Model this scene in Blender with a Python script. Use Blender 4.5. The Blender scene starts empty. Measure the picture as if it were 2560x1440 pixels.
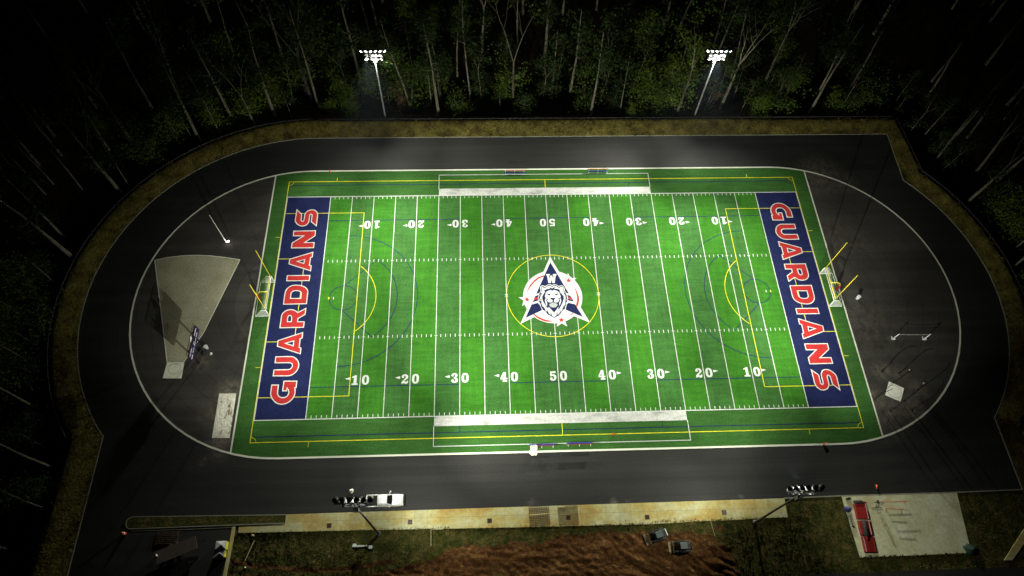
import bpy, bmesh, math, random
from math import sin, cos, pi, radians, hypot, atan2, sqrt
from mathutils import Vector, Matrix, noise
from mathutils.geometry import tessellate_polygon

random.seed(7)
SC = bpy.context.scene
COL = SC.collection
YD = 0.9144

# ------------------------------------------------------------------ camera
CAM_P = Vector((-13.574246867643659, -63.51114277913132, 119.727032478149))
CAM_R = (Matrix.Rotation(-0.08550023064888984, 3, 'Z') @ Matrix.Rotation(0.49993257590569035, 3, 'X')
         @ Matrix.Rotation(0.05921231591841331, 3, 'Z'))
FOC = 1715.648862021824

def at(px, py, z=0.0):
    """survey helper: the point of the level z that the photograph shows at a pixel"""
    d = CAM_R @ Vector(((px - 1280) / FOC, -(py - 720) / FOC, -1.0))
    return CAM_P + d * ((z - CAM_P.z) / d.z)

cam_d = bpy.data.cameras.new('camera')
cam = bpy.data.objects.new('camera', cam_d)
COL.objects.link(cam)
cam.matrix_world = Matrix.Translation(CAM_P) @ CAM_R.to_4x4()
cam_d.sensor_width = 36.0
cam_d.lens = FOC / 2560 * 36
cam_d.clip_start = 0.5
cam_d.clip_end = 6000
SC.camera = cam

# ------------------------------------------------------------------ materials
def new_mat(name):
    m = bpy.data.materials.new(name)
    m.use_nodes = True
    nt = m.node_tree
    b = nt.nodes['Principled BSDF']
    return m, nt, b

def mat(name, col, rough=0.6, metal=0.0, spec=0.4, emit=None, es=0.0, var=0.0, scale=3.0):
    m, nt, b = new_mat(name)
    b.inputs['Base Color'].default_value = (*col, 1)
    b.inputs['Roughness'].default_value = rough
    b.inputs['Metallic'].default_value = metal
    b.inputs['Specular IOR Level'].default_value = spec
    if var:
        c = noise_col(nt, [(0.3, [x * (1 - var) for x in col]), (0.7, [min(1, x * (1 + var)) for x in col])], scale)
        nt.links.new(c, b.inputs['Base Color'])
    if emit:
        b.inputs['Emission Color'].default_value = (*emit, 1)
        b.inputs['Emission Strength'].default_value = es
    return m

def pos(nt, scl=(1, 1, 1)):
    g = nt.nodes.new('ShaderNodeNewGeometry')
    if scl == (1, 1, 1):
        return g.outputs['Position']
    v = nt.nodes.new('ShaderNodeVectorMath'); v.operation = 'MULTIPLY'
    v.inputs[1].default_value = scl
    nt.links.new(g.outputs['Position'], v.inputs[0])
    return v.outputs[0]

def noise_fac(nt, scale, detail=4, rough=0.6, scl=(1, 1, 1)):
    n = nt.nodes.new('ShaderNodeTexNoise')
    n.inputs['Scale'].default_value = scale
    n.inputs['Detail'].default_value = detail
    n.inputs['Roughness'].default_value = rough
    nt.links.new(pos(nt, scl), n.inputs['Vector'])
    return n.outputs[0]

def ramp(nt, fac, stops):
    r = nt.nodes.new('ShaderNodeValToRGB')
    el = r.color_ramp.elements
    while len(el) < len(stops):
        el.new(0.5)
    for e, (p, c) in zip(el, stops):
        e.position = p
        e.color = (*c, 1) if len(c) == 3 else c
    nt.links.new(fac, r.inputs[0])
    return r.outputs[0]

def noise_col(nt, stops, scale, detail=4, rough=0.6, scl=(1, 1, 1)):
    return ramp(nt, noise_fac(nt, scale, detail, rough, scl), stops)

def mixc(nt, fac, a, b, mode='MIX'):
    m = nt.nodes.new('ShaderNodeMix'); m.data_type = 'RGBA'; m.blend_type = mode
    for s, v in ((m.inputs[0], fac), (m.inputs[6], a), (m.inputs[7], b)):
        if isinstance(v, (int, float)):
            s.default_value = v
        elif isinstance(v, (tuple, list)):
            s.default_value = (*v, 1) if len(v) == 3 else v
        else:
            nt.links.new(v, s)
    return m.outputs[2]

def mth(nt, op, a, b=None, clamp=False):
    m = nt.nodes.new('ShaderNodeMath'); m.operation = op; m.use_clamp = clamp
    for i, v in enumerate((a, b)):
        if v is None:
            continue
        if isinstance(v, (int, float)):
            m.inputs[i].default_value = v
        else:
            nt.links.new(v, m.inputs[i])
    return m.outputs[0]

def bump(nt, b, fac, strength=0.3, dist=0.05):
    n = nt.nodes.new('ShaderNodeBump')
    n.inputs['Strength'].default_value = strength
    n.inputs['Distance'].default_value = dist
    nt.links.new(fac, n.inputs['Height'])
    nt.links.new(n.outputs[0], b.inputs['Normal'])

def surf(name, layers, rough=0.9, spec=0.2, bmp=None):
    """layers: first = (stops, scale, scl); next ones multiply the colour"""
    m, nt, b = new_mat(name)
    b.inputs['Roughness'].default_value = rough
    b.inputs['Specular IOR Level'].default_value = spec
    c = None
    for st, sc, scl, det in layers:
        n = noise_col(nt, st, sc, det, 0.62, scl)
        c = n if c is None else mixc(nt, 1.0, c, n, 'MULTIPLY')
    nt.links.new(c, b.inputs['Base Color'])
    if bmp:
        bump(nt, b, noise_fac(nt, bmp[0], 5), bmp[1], bmp[2])
    return m

def g(v):
    return (v, v, v)

def turf_mat(name, col):
    return surf(name, [([(0.25, [c * 0.80 for c in col]), (0.75, [c * 1.2 for c in col])], 0.16, (1, 1, 1), 3),
                       ([(0.3, g(0.72)), (0.72, g(1.22))], 3.4, (1, 1, 1), 4),
                       ([(0.35, g(0.86)), (0.65, g(1.12))], 1.3, (0.16, 1, 1), 3),
                       ([(0.35, g(0.90)), (0.65, g(1.09))], 1.3, (1, 0.12, 1), 3)], 0.95, 0.1)

M = {}
M['turf_bright'] = turf_mat('turf_bright', (0.038, 0.168, 0.014))
M['turf_dark'] = turf_mat('turf_dark', (0.042, 0.141, 0.028))
M['turf_border'] = surf('turf_border', [([(0.25, (0.030, 0.096, 0.018)), (0.75, (0.044, 0.138, 0.026))], 0.16, (1, 1, 1), 3),
    ([(0.3, g(0.72)), (0.72, g(1.22))], 3.4, (1, 1, 1), 4), ([(0.35, g(0.86)), (0.65, g(1.12))], 1.3, (0.16, 1, 1), 3),
    ([(0.56, g(1.0)), (0.74, (1.45, 1.28, 1.7))], 0.17, (1, 1, 1), 8)], 0.95, 0.1)
def paint(name, col, lo=0.8, hi=1.1):
    return surf(name, [([(0.3, [c * lo for c in col]), (0.65, [min(.9, c * hi) for c in col])], 2.2, (1, 1, 1), 4),
                       ([(0.3, g(lo)), (0.7, g(1.05))], 0.35, (1, 1, 1), 3)], 0.9, 0.1)
M['white_turf'] = paint('white_turf_fibre', (0.66, 0.69, 0.66), 0.86, 1.08)
M['white_worn'] = surf('worn_white_turf_fibre', [([(0.3, (0.30, 0.33, 0.30)), (0.5, (0.6, 0.62, 0.58)), (0.75, (0.7, 0.72, 0.68))], 0.55, (0.5, 1.3, 1), 6),
                       ([(0.3, g(0.72)), (0.7, g(1.05))], 2.5, (1, 1, 1), 3)], 0.95, 0.1)
M['navy_turf'] = paint('navy_turf_fibre', (0.012, 0.018, 0.078), 0.72, 1.25)
M['red_turf'] = paint('red_turf_fibre', (0.46, 0.030, 0.030), 0.85, 1.1)
M['yellow_turf'] = paint('yellow_turf_fibre', (0.74, 0.70, 0.035))
M['blue_turf'] = paint('blue_turf_fibre', (0.010, 0.016, 0.11))
M['grey_turf'] = paint('grey_turf_fibre', (0.42, 0.46, 0.43))

def asphalt_mat(name='asphalt', k=1.0, warm=1.0):
    m, nt, b = new_mat(name)
    b.inputs['Roughness'].default_value = 0.66
    b.inputs['Specular IOR Level'].default_value = 0.32
    c = noise_col(nt, [(0.3, (0.0155, 0.0158, 0.0145)), (0.7, (0.0215, 0.0218, 0.020))], 0.12, 5)
    c = mixc(nt, 1.0, c, (k * warm, k, k / warm), 'MULTIPLY')
    c = mixc(nt, 1.0, c, noise_col(nt, [(0.35, g(0.72)), (0.66, g(1.25))], 4.5, 3), 'MULTIPLY')
    c = mixc(nt, 1.0, c, ramp(nt, noise_fac(nt, 0.35, 5, 0.6, (.03, 1.6, 1)), [(0.42, g(0.88)), (0.6, g(1.12))]), 'MULTIPLY')
    c = mixc(nt, 1.0, c, noise_col(nt, [(0.4, g(0.90)), (0.6, g(1.08))], 0.5, 3, 0.5, (0.06, 1, 1)), 'MULTIPLY')
    sq = nt.nodes.new('ShaderNodeSeparateXYZ'); nt.links.new(pos(nt), sq.inputs[0])
    ax_ = mth(nt, 'MAXIMUM', mth(nt, 'SUBTRACT', mth(nt, 'ABSOLUTE', sq.outputs[0]), 50.0), 0.0)
    rr_ = mth(nt, 'SQRT', mth(nt, 'ADD', mth(nt, 'MULTIPLY', ax_, ax_), mth(nt, 'MULTIPLY', sq.outputs[1], sq.outputs[1])))
    ln_ = mth(nt, 'DIVIDE', mth(nt, 'ADD', rr_, mth(nt, 'MULTIPLY', noise_fac(nt, 0.08, 2), 0.5)), 3.05)
    wn = nt.nodes.new('ShaderNodeTexWhiteNoise'); wn.noise_dimensions = '1D'; nt.links.new(mth(nt, 'FLOOR', ln_), wn.inputs[1])
    c = mixc(nt, 1.0, c, ramp(nt, wn.outputs[0], [(0.0, g(0.88)), (1.0, g(1.12))]), 'MULTIPLY')      # paving passes of the spreader
    c = mixc(nt, mth(nt, 'MULTIPLY', mth(nt, 'LESS_THAN', mth(nt, 'FRACT', ln_), 0.035), 0.5), c, (0.006, 0.006, 0.006))
    c = mixc(nt, mth(nt, 'MULTIPLY', ramp(nt, noise_fac(nt, 2.2, 2, 0.5), [(0.70, g(0)), (0.76, g(1))]), 0.25), c, (0.10, 0.10, 0.085))
    # sandy dust tracked round the pits and the post holes
    dust = None
    sp = nt.nodes.new('ShaderNodeSeparateXYZ'); nt.links.new(pos(nt), sp.inputs[0])
    for (x, y, r, k) in DUST:
        dx = mth(nt, 'SUBTRACT', sp.outputs[0], x); dy = mth(nt, 'SUBTRACT', sp.outputs[1], y)
        d = mth(nt, 'SQRT', mth(nt, 'ADD', mth(nt, 'MULTIPLY', dx, dx), mth(nt, 'MULTIPLY', dy, dy)))
        f = mth(nt, 'MULTIPLY', mth(nt, 'SUBTRACT', 1.0, mth(nt, 'DIVIDE', d, r), True), k)
        dust = f if dust is None else mth(nt, 'MAXIMUM', dust, f)
    n = ramp(nt, noise_fac(nt, 0.9, 6, 0.7), [(0.38, g(0)), (0.68, g(1))])
    c = mixc(nt, mth(nt, 'MULTIPLY', dust, n), c, (0.26, 0.235, 0.165))
    nt.links.new(c, b.inputs['Base Color'])
    bump(nt, b, noise_fac(nt, 9.0, 2), 0.25, 0.02)
    return m
DUST = [(61.6, -17.5, 2.6, .8), (58.6, -23.1, 3.2, .7), (60.8, -25.4, 3.2, .6), (64.9, -25.2, 3.2, .7), (67.3, -21.4, 2.6, .6), (64.7, -18.1, 2.4, .5),
        (59.5, -27.5, 4.5, .35), (-60.1, -18.6, 3.0, .9), (-60.2, -27.9, 2.8, .95), (-62.4, -23, 3.2, .4), (-60, -30.0, 2.4, .35), (-62.5, -31.4, 1.0, .6),
        (61.5, 29.0, 6.5, .5), (66, 27.2, 4.0, .4), (60, 12, 9, .25), (-66, -13, 2.5, .4), (62, -9, 10, .2), (8, -40.2, 0.9, .7), (10.5, -40.2, .6, .6), (30, -40.2, .8, .5), (-6, -40.3, 1.4, .3)]
M['asphalt'] = asphalt_mat()
M['infield'] = asphalt_mat('infield_asphalt', 2.1, 1.05)
M['kerb'] = surf('kerb_concrete', [([(0.3, (0.19, 0.20, 0.15)), (0.7, (0.28, 0.285, 0.215))], 0.4, (1, 1, 1), 4)], 0.9)
M['line_white'] = surf('track_line_concrete', [([(0.3, (0.62, 0.65, 0.53)), (0.7, (0.76, 0.79, 0.66))], 0.3, (1, 1, 1), 4)], 0.85)

def sidewalk_mat():
    m, nt, b = new_mat('clay_stained_concrete')
    b.inputs['Roughness'].default_value = 0.9
    c = noise_col(nt, [(0.34, (0.40, 0.275, 0.068)), (0.45, (0.45, 0.375, 0.125)), (0.58, (0.49, 0.475, 0.245)), (0.72, (0.51, 0.53, 0.36))], 0.22, 6, 0.62, (0.8, 1.3, 1))
    c = mixc(nt, 1.0, c, noise_col(nt, [(0.3, g(0.78)), (0.7, g(1.1))], 1.6, 5), 'MULTIPLY')
    sp = nt.nodes.new('ShaderNodeSeparateXYZ'); nt.links.new(pos(nt), sp.inputs[0])
    # one slab in three was cast lighter: a random tone for each slab
    sl = mth(nt, 'FLOOR', mth(nt, 'DIVIDE', sp.outputs[0], 2.15))
    wn = nt.nodes.new('ShaderNodeTexWhiteNoise'); wn.noise_dimensions = '1D'; nt.links.new(sl, wn.inputs[1])
    c = mixc(nt, 1.0, c, ramp(nt, wn.outputs[0], [(0.0, g(0.92)), (1.0, g(1.07))]), 'MULTIPLY')
    j = mth(nt, 'LESS_THAN', mth(nt, 'FRACT', mth(nt, 'DIVIDE', sp.outputs[0], 2.15)), 0.022)
    j2 = mth(nt, 'LESS_THAN', mth(nt, 'ABSOLUTE', mth(nt, 'ADD', sp.outputs[1], 41.95)), 0.035)
    c = mixc(nt, mth(nt, 'MULTIPLY', mth(nt, 'MAXIMUM', j, j2), 0.45), c, (0.10, 0.08, 0.04))
    nt.links.new(c, b.inputs['Base Color'])
    return m
M['sidewalk'] = sidewalk_mat()
M['pad'] = surf('pad_concrete', [([(0.30, (0.80, 0.74, 0.62)), (0.55, g(1.0))], 0.35, (1.3, .8, 1), 7), ([(0.3, (0.50, 0.49, 0.28)), (0.6, (0.60, 0.63, 0.43)), (0.75, (0.64, 0.69, 0.53))], 0.18, (1, 1, 1), 5),
                                 ([(0.3, g(0.82)), (0.7, g(1.1))], 2.0, (1, 1, 1), 5)], 0.9)
M['ring_concrete'] = surf('ring_concrete', [([(0.3, (0.58, 0.60, 0.46)), (0.7, (0.72, 0.74, 0.60))], 0.5, (1, 1, 1), 5)], 0.9)
M['white_slab'] = surf('pale_concrete', [([(0.3, (0.74, 0.76, 0.64)), (0.7, (0.86, 0.88, 0.78))], 0.5, (1, 1, 1), 5)], 0.9)
M['sector_sand'] = surf('sector_screenings', [([(0.3, (0.27, 0.262, 0.172)), (0.7, (0.39, 0.38, 0.262))], 0.25, (1, 1, 1), 6),
                                             ([(0.3, g(0.7)), (0.68, g(1.25))], 4.0, (1, 1, 1), 4)], 0.95, 0.1, (6.0, 0.5, 0.08))
M['pit_sand'] = surf('pit_sand', [([(0.36, (0.16, 0.145, 0.11)), (0.46, (0.72, 0.71, 0.58)), (0.8, (0.82, 0.81, 0.70))], 0.75, (1.4, .55, 1), 9),
                                  ([(0.3, g(0.85)), (0.7, g(1.08))], 2.0, (1, 1, 1), 5)], 0.95, 0.1, (3.0, 0.8, 0.15))
M['dry_grass'] = surf('dry_grass', [([(0.32, (0.042, 0.032, 0.010)), (0.5, (0.098, 0.082, 0.020)), (0.7, (0.158, 0.135, 0.035))], 0.45, (1, 1, 1), 8),
                                   ([(0.3, g(0.5)), (0.7, g(1.3))], 2.6, (1, 0.6, 1), 5)], 1.0, 0.05, (2.5, 0.9, 0.25))
def site_mat():
    """grass and bare clay, told apart by an attribute of the mesh"""
    m, nt, b = new_mat('clay_and_grass')
    b.inputs['Roughness'].default_value = 1.0
    b.inputs['Specular IOR Level'].default_value = 0.05
    a = nt.nodes.new('ShaderNodeAttribute'); a.attribute_name = 'bare'
    gr = noise_col(nt, [(0.3, (0.026, 0.038, 0.008)), (0.5, (0.062, 0.062, 0.016)), (0.72, (0.135, 0.105, 0.036))], 0.55, 8)
    gr = mixc(nt, 1.0, gr, noise_col(nt, [(0.32, g(0.5)), (0.7, g(1.35))], 3.0, 5), 'MULTIPLY')
    cl = noise_col(nt, [(0.3, (0.046, 0.020, 0.008)), (0.55, (0.120, 0.057, 0.020)), (0.76, (0.26, 0.16, 0.052))], 1.3, 9, 0.68, (1, 1.2, 1))
    cl = mixc(nt, 1.0, cl, noise_col(nt, [(0.32, g(0.6)), (0.68, g(1.25))], 3.2, 5), 'MULTIPLY')
    cl = mixc(nt, 1.0, cl, noise_col(nt, [(0.35, (0.62, 0.58, 0.55)), (0.5, (0.9, 0.88, 0.85)), (0.68, (1.35, 1.45, 1.4))], 0.21, 6, 0.6, (0.7, 1.5, 1)), 'MULTIPLY')
    f = mth(nt, 'ADD', a.outputs[2], mth(nt, 'MULTIPLY', mth(nt, 'SUBTRACT', noise_fac(nt, 1.1, 9, 0.75), 0.5), 2.3))
    f = ramp(nt, f, [(0.34, g(0)), (0.66, g(1))])
    nt.links.new(mixc(nt, f, gr, cl), b.inputs['Base Color'])
    bump(nt, b, noise_fac(nt, 2.2, 6, 0.7), 0.8, 0.25)
    return m
M['site'] = site_mat()
M['site_grass'] = surf('rough_grass', [([(0.3, (0.026, 0.038, 0.008)), (0.5, (0.064, 0.066, 0.017)), (0.72, (0.15, 0.12, 0.04))], 0.7, (1, 1, 1), 8)], 1.0, 0.05)
M['forest_floor'] = surf('leaf_litter', [([(0.3, (0.012, 0.009, 0.006)), (0.7, (0.032, 0.024, 0.016))], 0.35, (1, 1, 1), 7)], 1.0, 0.05, (1.5, 0.6, 0.2))

def wood_bark(name, lo, hi):
    return surf(name, [([(0.3, lo), (0.7, hi)], 1.6, (1, 1, 0.35), 6), ([(0.35, g(0.65)), (0.65, g(1.15))], 7.0, (1, 1, 0.25), 3)], 0.95, 0.1)
M['bark_pale'] = wood_bark('pale_bark', (0.105, 0.098, 0.070), (0.20, 0.187, 0.135))
M['bark_grey'] = wood_bark('grey_bark', (0.075, 0.068, 0.05), (0.15, 0.135, 0.10))
def leaf_mat(name, lo, hi):
    m, nt, b = new_mat(name)
    b.inputs['Roughness'].default_value = 0.7
    b.inputs['Specular IOR Level'].default_value = 0.15
    c = noise_col(nt, [(0.3, lo), (0.7, hi)], 1.1, 5)
    nt.links.new(c, b.inputs['Base Color'])
    out = nt.nodes['Material Output']
    t = nt.nodes.new('ShaderNodeBsdfTranslucent'); nt.links.new(c, t.inputs[0])
    mx = nt.nodes.new('ShaderNodeMixShader'); mx.inputs[0].default_value = 0.28
    nt.links.new(b.outputs[0], mx.inputs[1]); nt.links.new(t.outputs[0], mx.inputs[2])
    nt.links.new(mx.outputs[0], out.inputs[0])
    return m
M['leaf'] = leaf_mat('broad_leaves', (0.055, 0.100, 0.010), (0.125, 0.185, 0.020))
M['leaf_mid'] = leaf_mat('half_shaded_leaves', (0.034, 0.068, 0.010), (0.080, 0.125, 0.020))
M['leaf_dark'] = leaf_mat('shaded_leaves', (0.017, 0.036, 0.009), (0.040, 0.068, 0.015))  # mid and dark leaves carry the wood's dim light in their colour
M['leaf_brown'] = leaf_mat('brown_leaves', (0.10, 0.055, 0.03), (0.17, 0.10, 0.05))

M['galv'] = mat('galvanised_steel', (0.46, 0.47, 0.46), 0.5, 0.35, 0.5, var=0.12, scale=1.5)
M['steel_shaded'] = mat('shaded_steel', (0.13, 0.13, 0.12), 0.6, 0.2, var=0.2, scale=1.0)  # darker steel for the near poles, their backlit shade put into the colour
M['lamp_shell'] = mat('lamp_housing', (0.035, 0.036, 0.04), 0.5, 0.2)
M['lens'] = mat('lamp_lens', (0.9, 0.9, 0.9), 0.3, emit=(1.0, 0.99, 0.97), es=14.0)
M['black'] = mat('black_steel', (0.012, 0.012, 0.013), 0.5, var=.2)
M['dark'] = mat('dark_rubber', (0.018, 0.018, 0.018), 0.8)
M['white_metal'] = mat('white_enamel', (0.78, 0.79, 0.76), 0.4)
M['net'] = None
M['yellow_metal'] = mat('yellow_enamel', (0.86, 0.72, 0.03), 0.4)
M['red_pad'] = mat('red_vinyl', (0.25, 0.016, 0.014), 0.5, var=.12)
M['blue_plank'] = mat('blue_plank', (0.030, 0.055, 0.30), 0.5, var=.1)
M['red_plank'] = mat('red_plank', (0.34, 0.040, 0.014), 0.5, var=.1)
M['orange'] = mat('orange_plastic', (0.80, 0.13, 0.02), 0.5)
M['orange_pale'] = mat('faded_orange_plastic', (0.62, 0.28, 0.13), 0.6, var=.15)
M['truck_white'] = mat('white_car_paint', (0.74, 0.77, 0.76), 0.25, spec=0.6)
M['glass_dark'] = mat('dark_glass', (0.010, 0.011, 0.012), 0.12, spec=0.6)
M['chrome'] = mat('grey_metal', (0.4, 0.4, 0.4), 0.35, 0.7)
M['cloth_white'] = mat('white_cloth', (0.76, 0.75, 0.62), 0.9, var=.06)
M['bin_white'] = mat('white_plastic', (0.62, 0.65, 0.68), 0.5)
M['navy_panel'] = mat('navy_panel', (0.012, 0.012, 0.075), 0.5, var=.15)
M['trim_red'] = mat('dull_red_trim', (0.16, 0.02, 0.03), 0.5)
M['panel_dark'] = mat('black_panel', (0.010, 0.009, 0.02), 0.4)
M['wood_pale'] = mat('bare_lumber', (0.48, 0.42, 0.24), 0.85, var=.15)
M['wood_brown'] = mat('weathered_lumber', (0.055, 0.038, 0.03), 0.9, var=.3)
M['rust'] = mat('rusty_rebar', (0.075, 0.042, 0.022), 0.9, var=.3)
M['rust_pale'] = mat('chalky_tie_bar', (0.5, 0.42, 0.2), 0.9)
M['machine_green'] = mat('grey_green_sheet_metal', (0.06, 0.085, 0.075), 0.5, var=.15)
M['machine_dark'] = mat('dirty_black_paint', (0.030, 0.030, 0.028), 0.7, var=.25)
M['bucket'] = mat('worn_bucket_steel', (0.28, 0.22, 0.12), 0.6, 0.3, var=.3)
M['wrap_yellow'] = mat('yellow_wrap', (0.62, 0.62, 0.01), 0.6, var=.08)
M['wrap_white'] = mat('white_wrap', (0.66, 0.68, 0.66), 0.6, var=.1)
M['blue_cloth'] = mat('blue_tarp', (0.03, 0.035, 0.16), 0.7, var=.2)
M['green_scrap'] = mat('dark_green_netting', (0.02, 0.045, 0.035), 0.8, var=.5, scale=6)
M['pale_box'] = mat('pale_grey_cabinet', (0.45, 0.50, 0.45), 0.5, var=.08)
M['fence_mesh'] = None

# ------------------------------------------------------------------ mesh building
class MB:
    def __init__(s):
        s.v = []; s.f = []; s.mi = []
    def add(s, vs, fs, mi=0):
        o = len(s.v)
        s.v += [tuple(v) for v in vs]
        for f in fs:
            s.f.append([i + o for i in f]); s.mi.append(mi)
    def box(s, c, d, rz=0.0, mi=0, taper=1.0, ty=None):
        x, y, z = d[0] / 2, d[1] / 2, d[2] / 2
        ty = taper if ty is None else ty
        vs = []
        for zz, k, k2 in ((-z, 1, 1), (z, taper, ty)):
            for sx, sy in ((-1, -1), (1, -1), (1, 1), (-1, 1)):
                px, py = sx * x * k, sy * y * k2
                vs.append((c[0] + px * cos(rz) - py * sin(rz), c[1] + px * sin(rz) + py * cos(rz), c[2] + zz))
        s.add(vs, [(3, 2, 1, 0), (4, 5, 6, 7), (0, 1, 5, 4), (1, 2, 6, 5), (2, 3, 7, 6), (3, 0, 4, 7)], mi)
    def bevbox(s, c, d, r, rz=0.0, mi=0):
        x, y, z = d[0] / 2, d[1] / 2, d[2] / 2
        ring = lambda k: [(-x + k, -y), (x - k, -y), (x, -y + k), (x, y - k), (x - k, y), (-x + k, y), (-x, y - k), (-x, -y + k)]
        vs = []
        for zz, ins in ((-z, r), (-z + r, 0), (z - r, 0), (z, r)):
            for px, py in ring(r):
                fx = (x - ins) / x; fy = (y - ins) / y
                px *= fx; py *= fy
                vs.append((c[0] + px * cos(rz) - py * sin(rz), c[1] + px * sin(rz) + py * cos(rz), c[2] + zz))
        fs = [tuple(range(7, -1, -1)), tuple(range(24, 32))]
        for k in range(3):
            for i in range(8):
                j = (i + 1) % 8
                fs.append((k * 8 + i, k * 8 + j, k * 8 + 8 + j, k * 8 + 8 + i))
        s.add(vs, fs, mi)
    def tube(s, pts, rs, n=8, mi=0, caps=True):
        pts = [Vector(p) for p in pts]
        if isinstance(rs, (int, float)):
            rs = [rs] * len(pts)
        vs = []; fs = []
        up = None
        for i, p in enumerate(pts):
            d = (pts[min(i + 1, len(pts) - 1)] - pts[max(i - 1, 0)]).normalized()
            if up is None:
                up = Vector((0, 0, 1)) if abs(d.z) < 0.9 else Vector((1, 0, 0))
            a = d.cross(up)
            if a.length < 1e-6:
                a = d.orthogonal()
            a.normalize(); b = d.cross(a).normalized(); up = -b if False else up
            for k in range(n):
                t = 2 * pi * k / n
                vs.append(p + (a * cos(t) + b * sin(t)) * rs[i])
        for i in range(len(pts) - 1):
            for k in range(n):
                j = (k + 1) % n
                fs.append((i * n + k, i * n + j, i * n + n + j, i * n + n + k))
        if caps:
            fs.append(tuple(range(n - 1, -1, -1)))
            fs.append(tuple((len(pts) - 1) * n + k for k in range(n)))
        s.add(vs, fs, mi)
    def lathe(s, prof, n=14, mi=0, mtx=None):
        """prof: (r, z) pairs along the axis z"""
        vs = []; fs = []
        for r, z in prof:
            for k in range(n):
                t = 2 * pi * k / n
                v = Vector((r * cos(t), r * sin(t), z))
                vs.append(mtx @ v if mtx else v)
        for i in range(len(prof) - 1):
            for k in range(n):
                j = (k + 1) % n
                fs.append((i * n + k, i * n + j, i * n + n + j, i * n + n + k))
        if prof[0][0] > 1e-4: fs.append(tuple(range(n - 1, -1, -1)))
        if prof[-1][0] > 1e-4: fs.append(tuple((len(prof) - 1) * n + k for k in range(n)))
        s.add(vs, fs, mi)
    def prism(s, poly, y0, y1, mtx=None, mi=0):
        """poly of (x, z) pushed along y"""
        n = len(poly)
        vs = [Vector((x, y0, z)) for x, z in poly] + [Vector((x, y1, z)) for x, z in poly]
        if mtx:
            vs = [mtx @ v for v in vs]
        fs = [tuple(range(n)), tuple(range(2 * n - 1, n - 1, -1))]
        for i in range(n):
            j = (i + 1) % n
            fs.append((i, i + n, j + n, j))
        s.add(vs, fs, mi)
    def slab(s, poly, z0, z1, mi=0):
        n = len(poly)
        vs = [(x, y, z0) for x, y in poly] + [(x, y, z1) for x, y in poly]
        tri = tessellate_polygon([[Vector((x, y, 0)) for x, y in poly]])
        fs = []
        for t in tri:
            fs.append(tuple(i + n for i in t))
        for i in range(n):
            j = (i + 1) % n
            fs.append((i, j, j + n, i + n))
        s.add(vs, fs, mi)
    def flat(s, loops, z, mi=0):
        """filled flat polygon, later loops are holes"""
        ls = [[Vector((p[0], p[1], 0)) for p in l] for l in loops]
        tri = tessellate_polygon(ls)
        vs = [(v.x, v.y, z) for l in ls for v in l]
        fs = []
        for t in tri:
            a, b, c = (Vector(vs[i]) for i in t)
            fs.append(t if (b - a).cross(c - a).z > 0 else (t[0], t[2], t[1]))
        s.add(vs, fs, mi)
    def strip(s, pts, w, z, closed=False, mi=0):
        """flat line of width w with mitred joints"""
        pts = [Vector((p[0], p[1])) for p in pts]
        n = len(pts); L = []; R = []
        for i, p in enumerate(pts):
            if closed:
                a, b = pts[i - 1], pts[(i + 1) % n]
            else:
                a, b = pts[max(i - 1, 0)], pts[min(i + 1, n - 1)]
            d1 = (p - a).normalized() if (p - a).length > 1e-9 else (b - p).normalized()
            d2 = (b - p).normalized() if (b - p).length > 1e-9 else d1
            n1 = Vector((-d1.y, d1.x)); n2 = Vector((-d2.y, d2.x))
            m = n1 + n2
            m = m / max(m.length_squared / 2, 0.3) if m.length > 1e-6 else n1
            L.append(p + m * w / 2); R.append(p - m * w / 2)
        vs = [(p.x, p.y, z) for p in L] + [(p.x, p.y, z) for p in R]
        fs = []
        for i in range(n if closed else n - 1):
            j = (i + 1) % n
            fs.append((i, n + i, n + j, j))
        s.add(vs, fs, mi)
    def build(s, name, mats, parent=None, smooth=False, loc=None):
        me = bpy.data.meshes.new(name)
        me.from_pydata(s.v, [], s.f)
        if not isinstance(mats, (list, tuple)):
            mats = [mats]
        for m in mats:
            me.materials.append(m)
        if len(mats) > 1:
            me.polygons.foreach_set('material_index', s.mi)
        if smooth:
            me.polygons.foreach_set('use_smooth', [True] * len(me.polygons))
        me.validate()
        me.update()
        o = bpy.data.objects.new(name, me)
        COL.objects.link(o)
        if parent:
            o.parent = parent
        if loc:
            o.location = loc
        return o

def thing(name, label, cat, loc=(0, 0, 0), rz=0.0, group=None):
    o = bpy.data.objects.new(name, None)
    o.empty_display_size = 0.3
    COL.objects.link(o)
    o.location = loc
    o.rotation_euler = (0, 0, rz)
    return tag(o, label, cat, group)

def tag(o, label, cat, group=None):
    o['label'] = label; o['category'] = cat
    if group: o['group'] = group
    return o

def struct(o):
    o['kind'] = 'structure'
    return o

def arc(cx, cy, r, a0, a1, n=24):
    return [(cx + r * cos(radians(a0 + (a1 - a0) * i / n)), cy + r * sin(radians(a0 + (a1 - a0) * i / n))) for i in range(n + 1)]

KIDS = {}
def copy_tree(o, parent=None, loc=None, rz=None):
    c = o.copy(); COL.objects.link(c)
    if parent: c.parent = parent
    if loc is not None: c.location = loc
    if rz is not None: c.rotation_euler = (0, 0, rz)
    for ch in list(o.children):
        copy_tree(ch, c)
    return c
# ------------------------------------------------------------------ ground and forest floor
def sst(t):
    t = max(0.0, min(1.0, t))
    return t * t * (3 - 2 * t)

def box_d(x, y, x0, x1, y0, y1):
    dx = max(x0 - x, 0, x - x1); dy = max(y0 - y, 0, y - y1)
    return hypot(dx, dy)

def out_d(x, y):
    """distance outside the built ground (track, banks, building site)"""
    d = hypot(max(abs(x) - 50, 0), y) - 44.6
    d = min(d, box_d(x, y, 30, 83.4, 0, 44.4), box_d(x, y, -86.2, 85.0, -400, -26))
    return max(d, 0.0)

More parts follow.
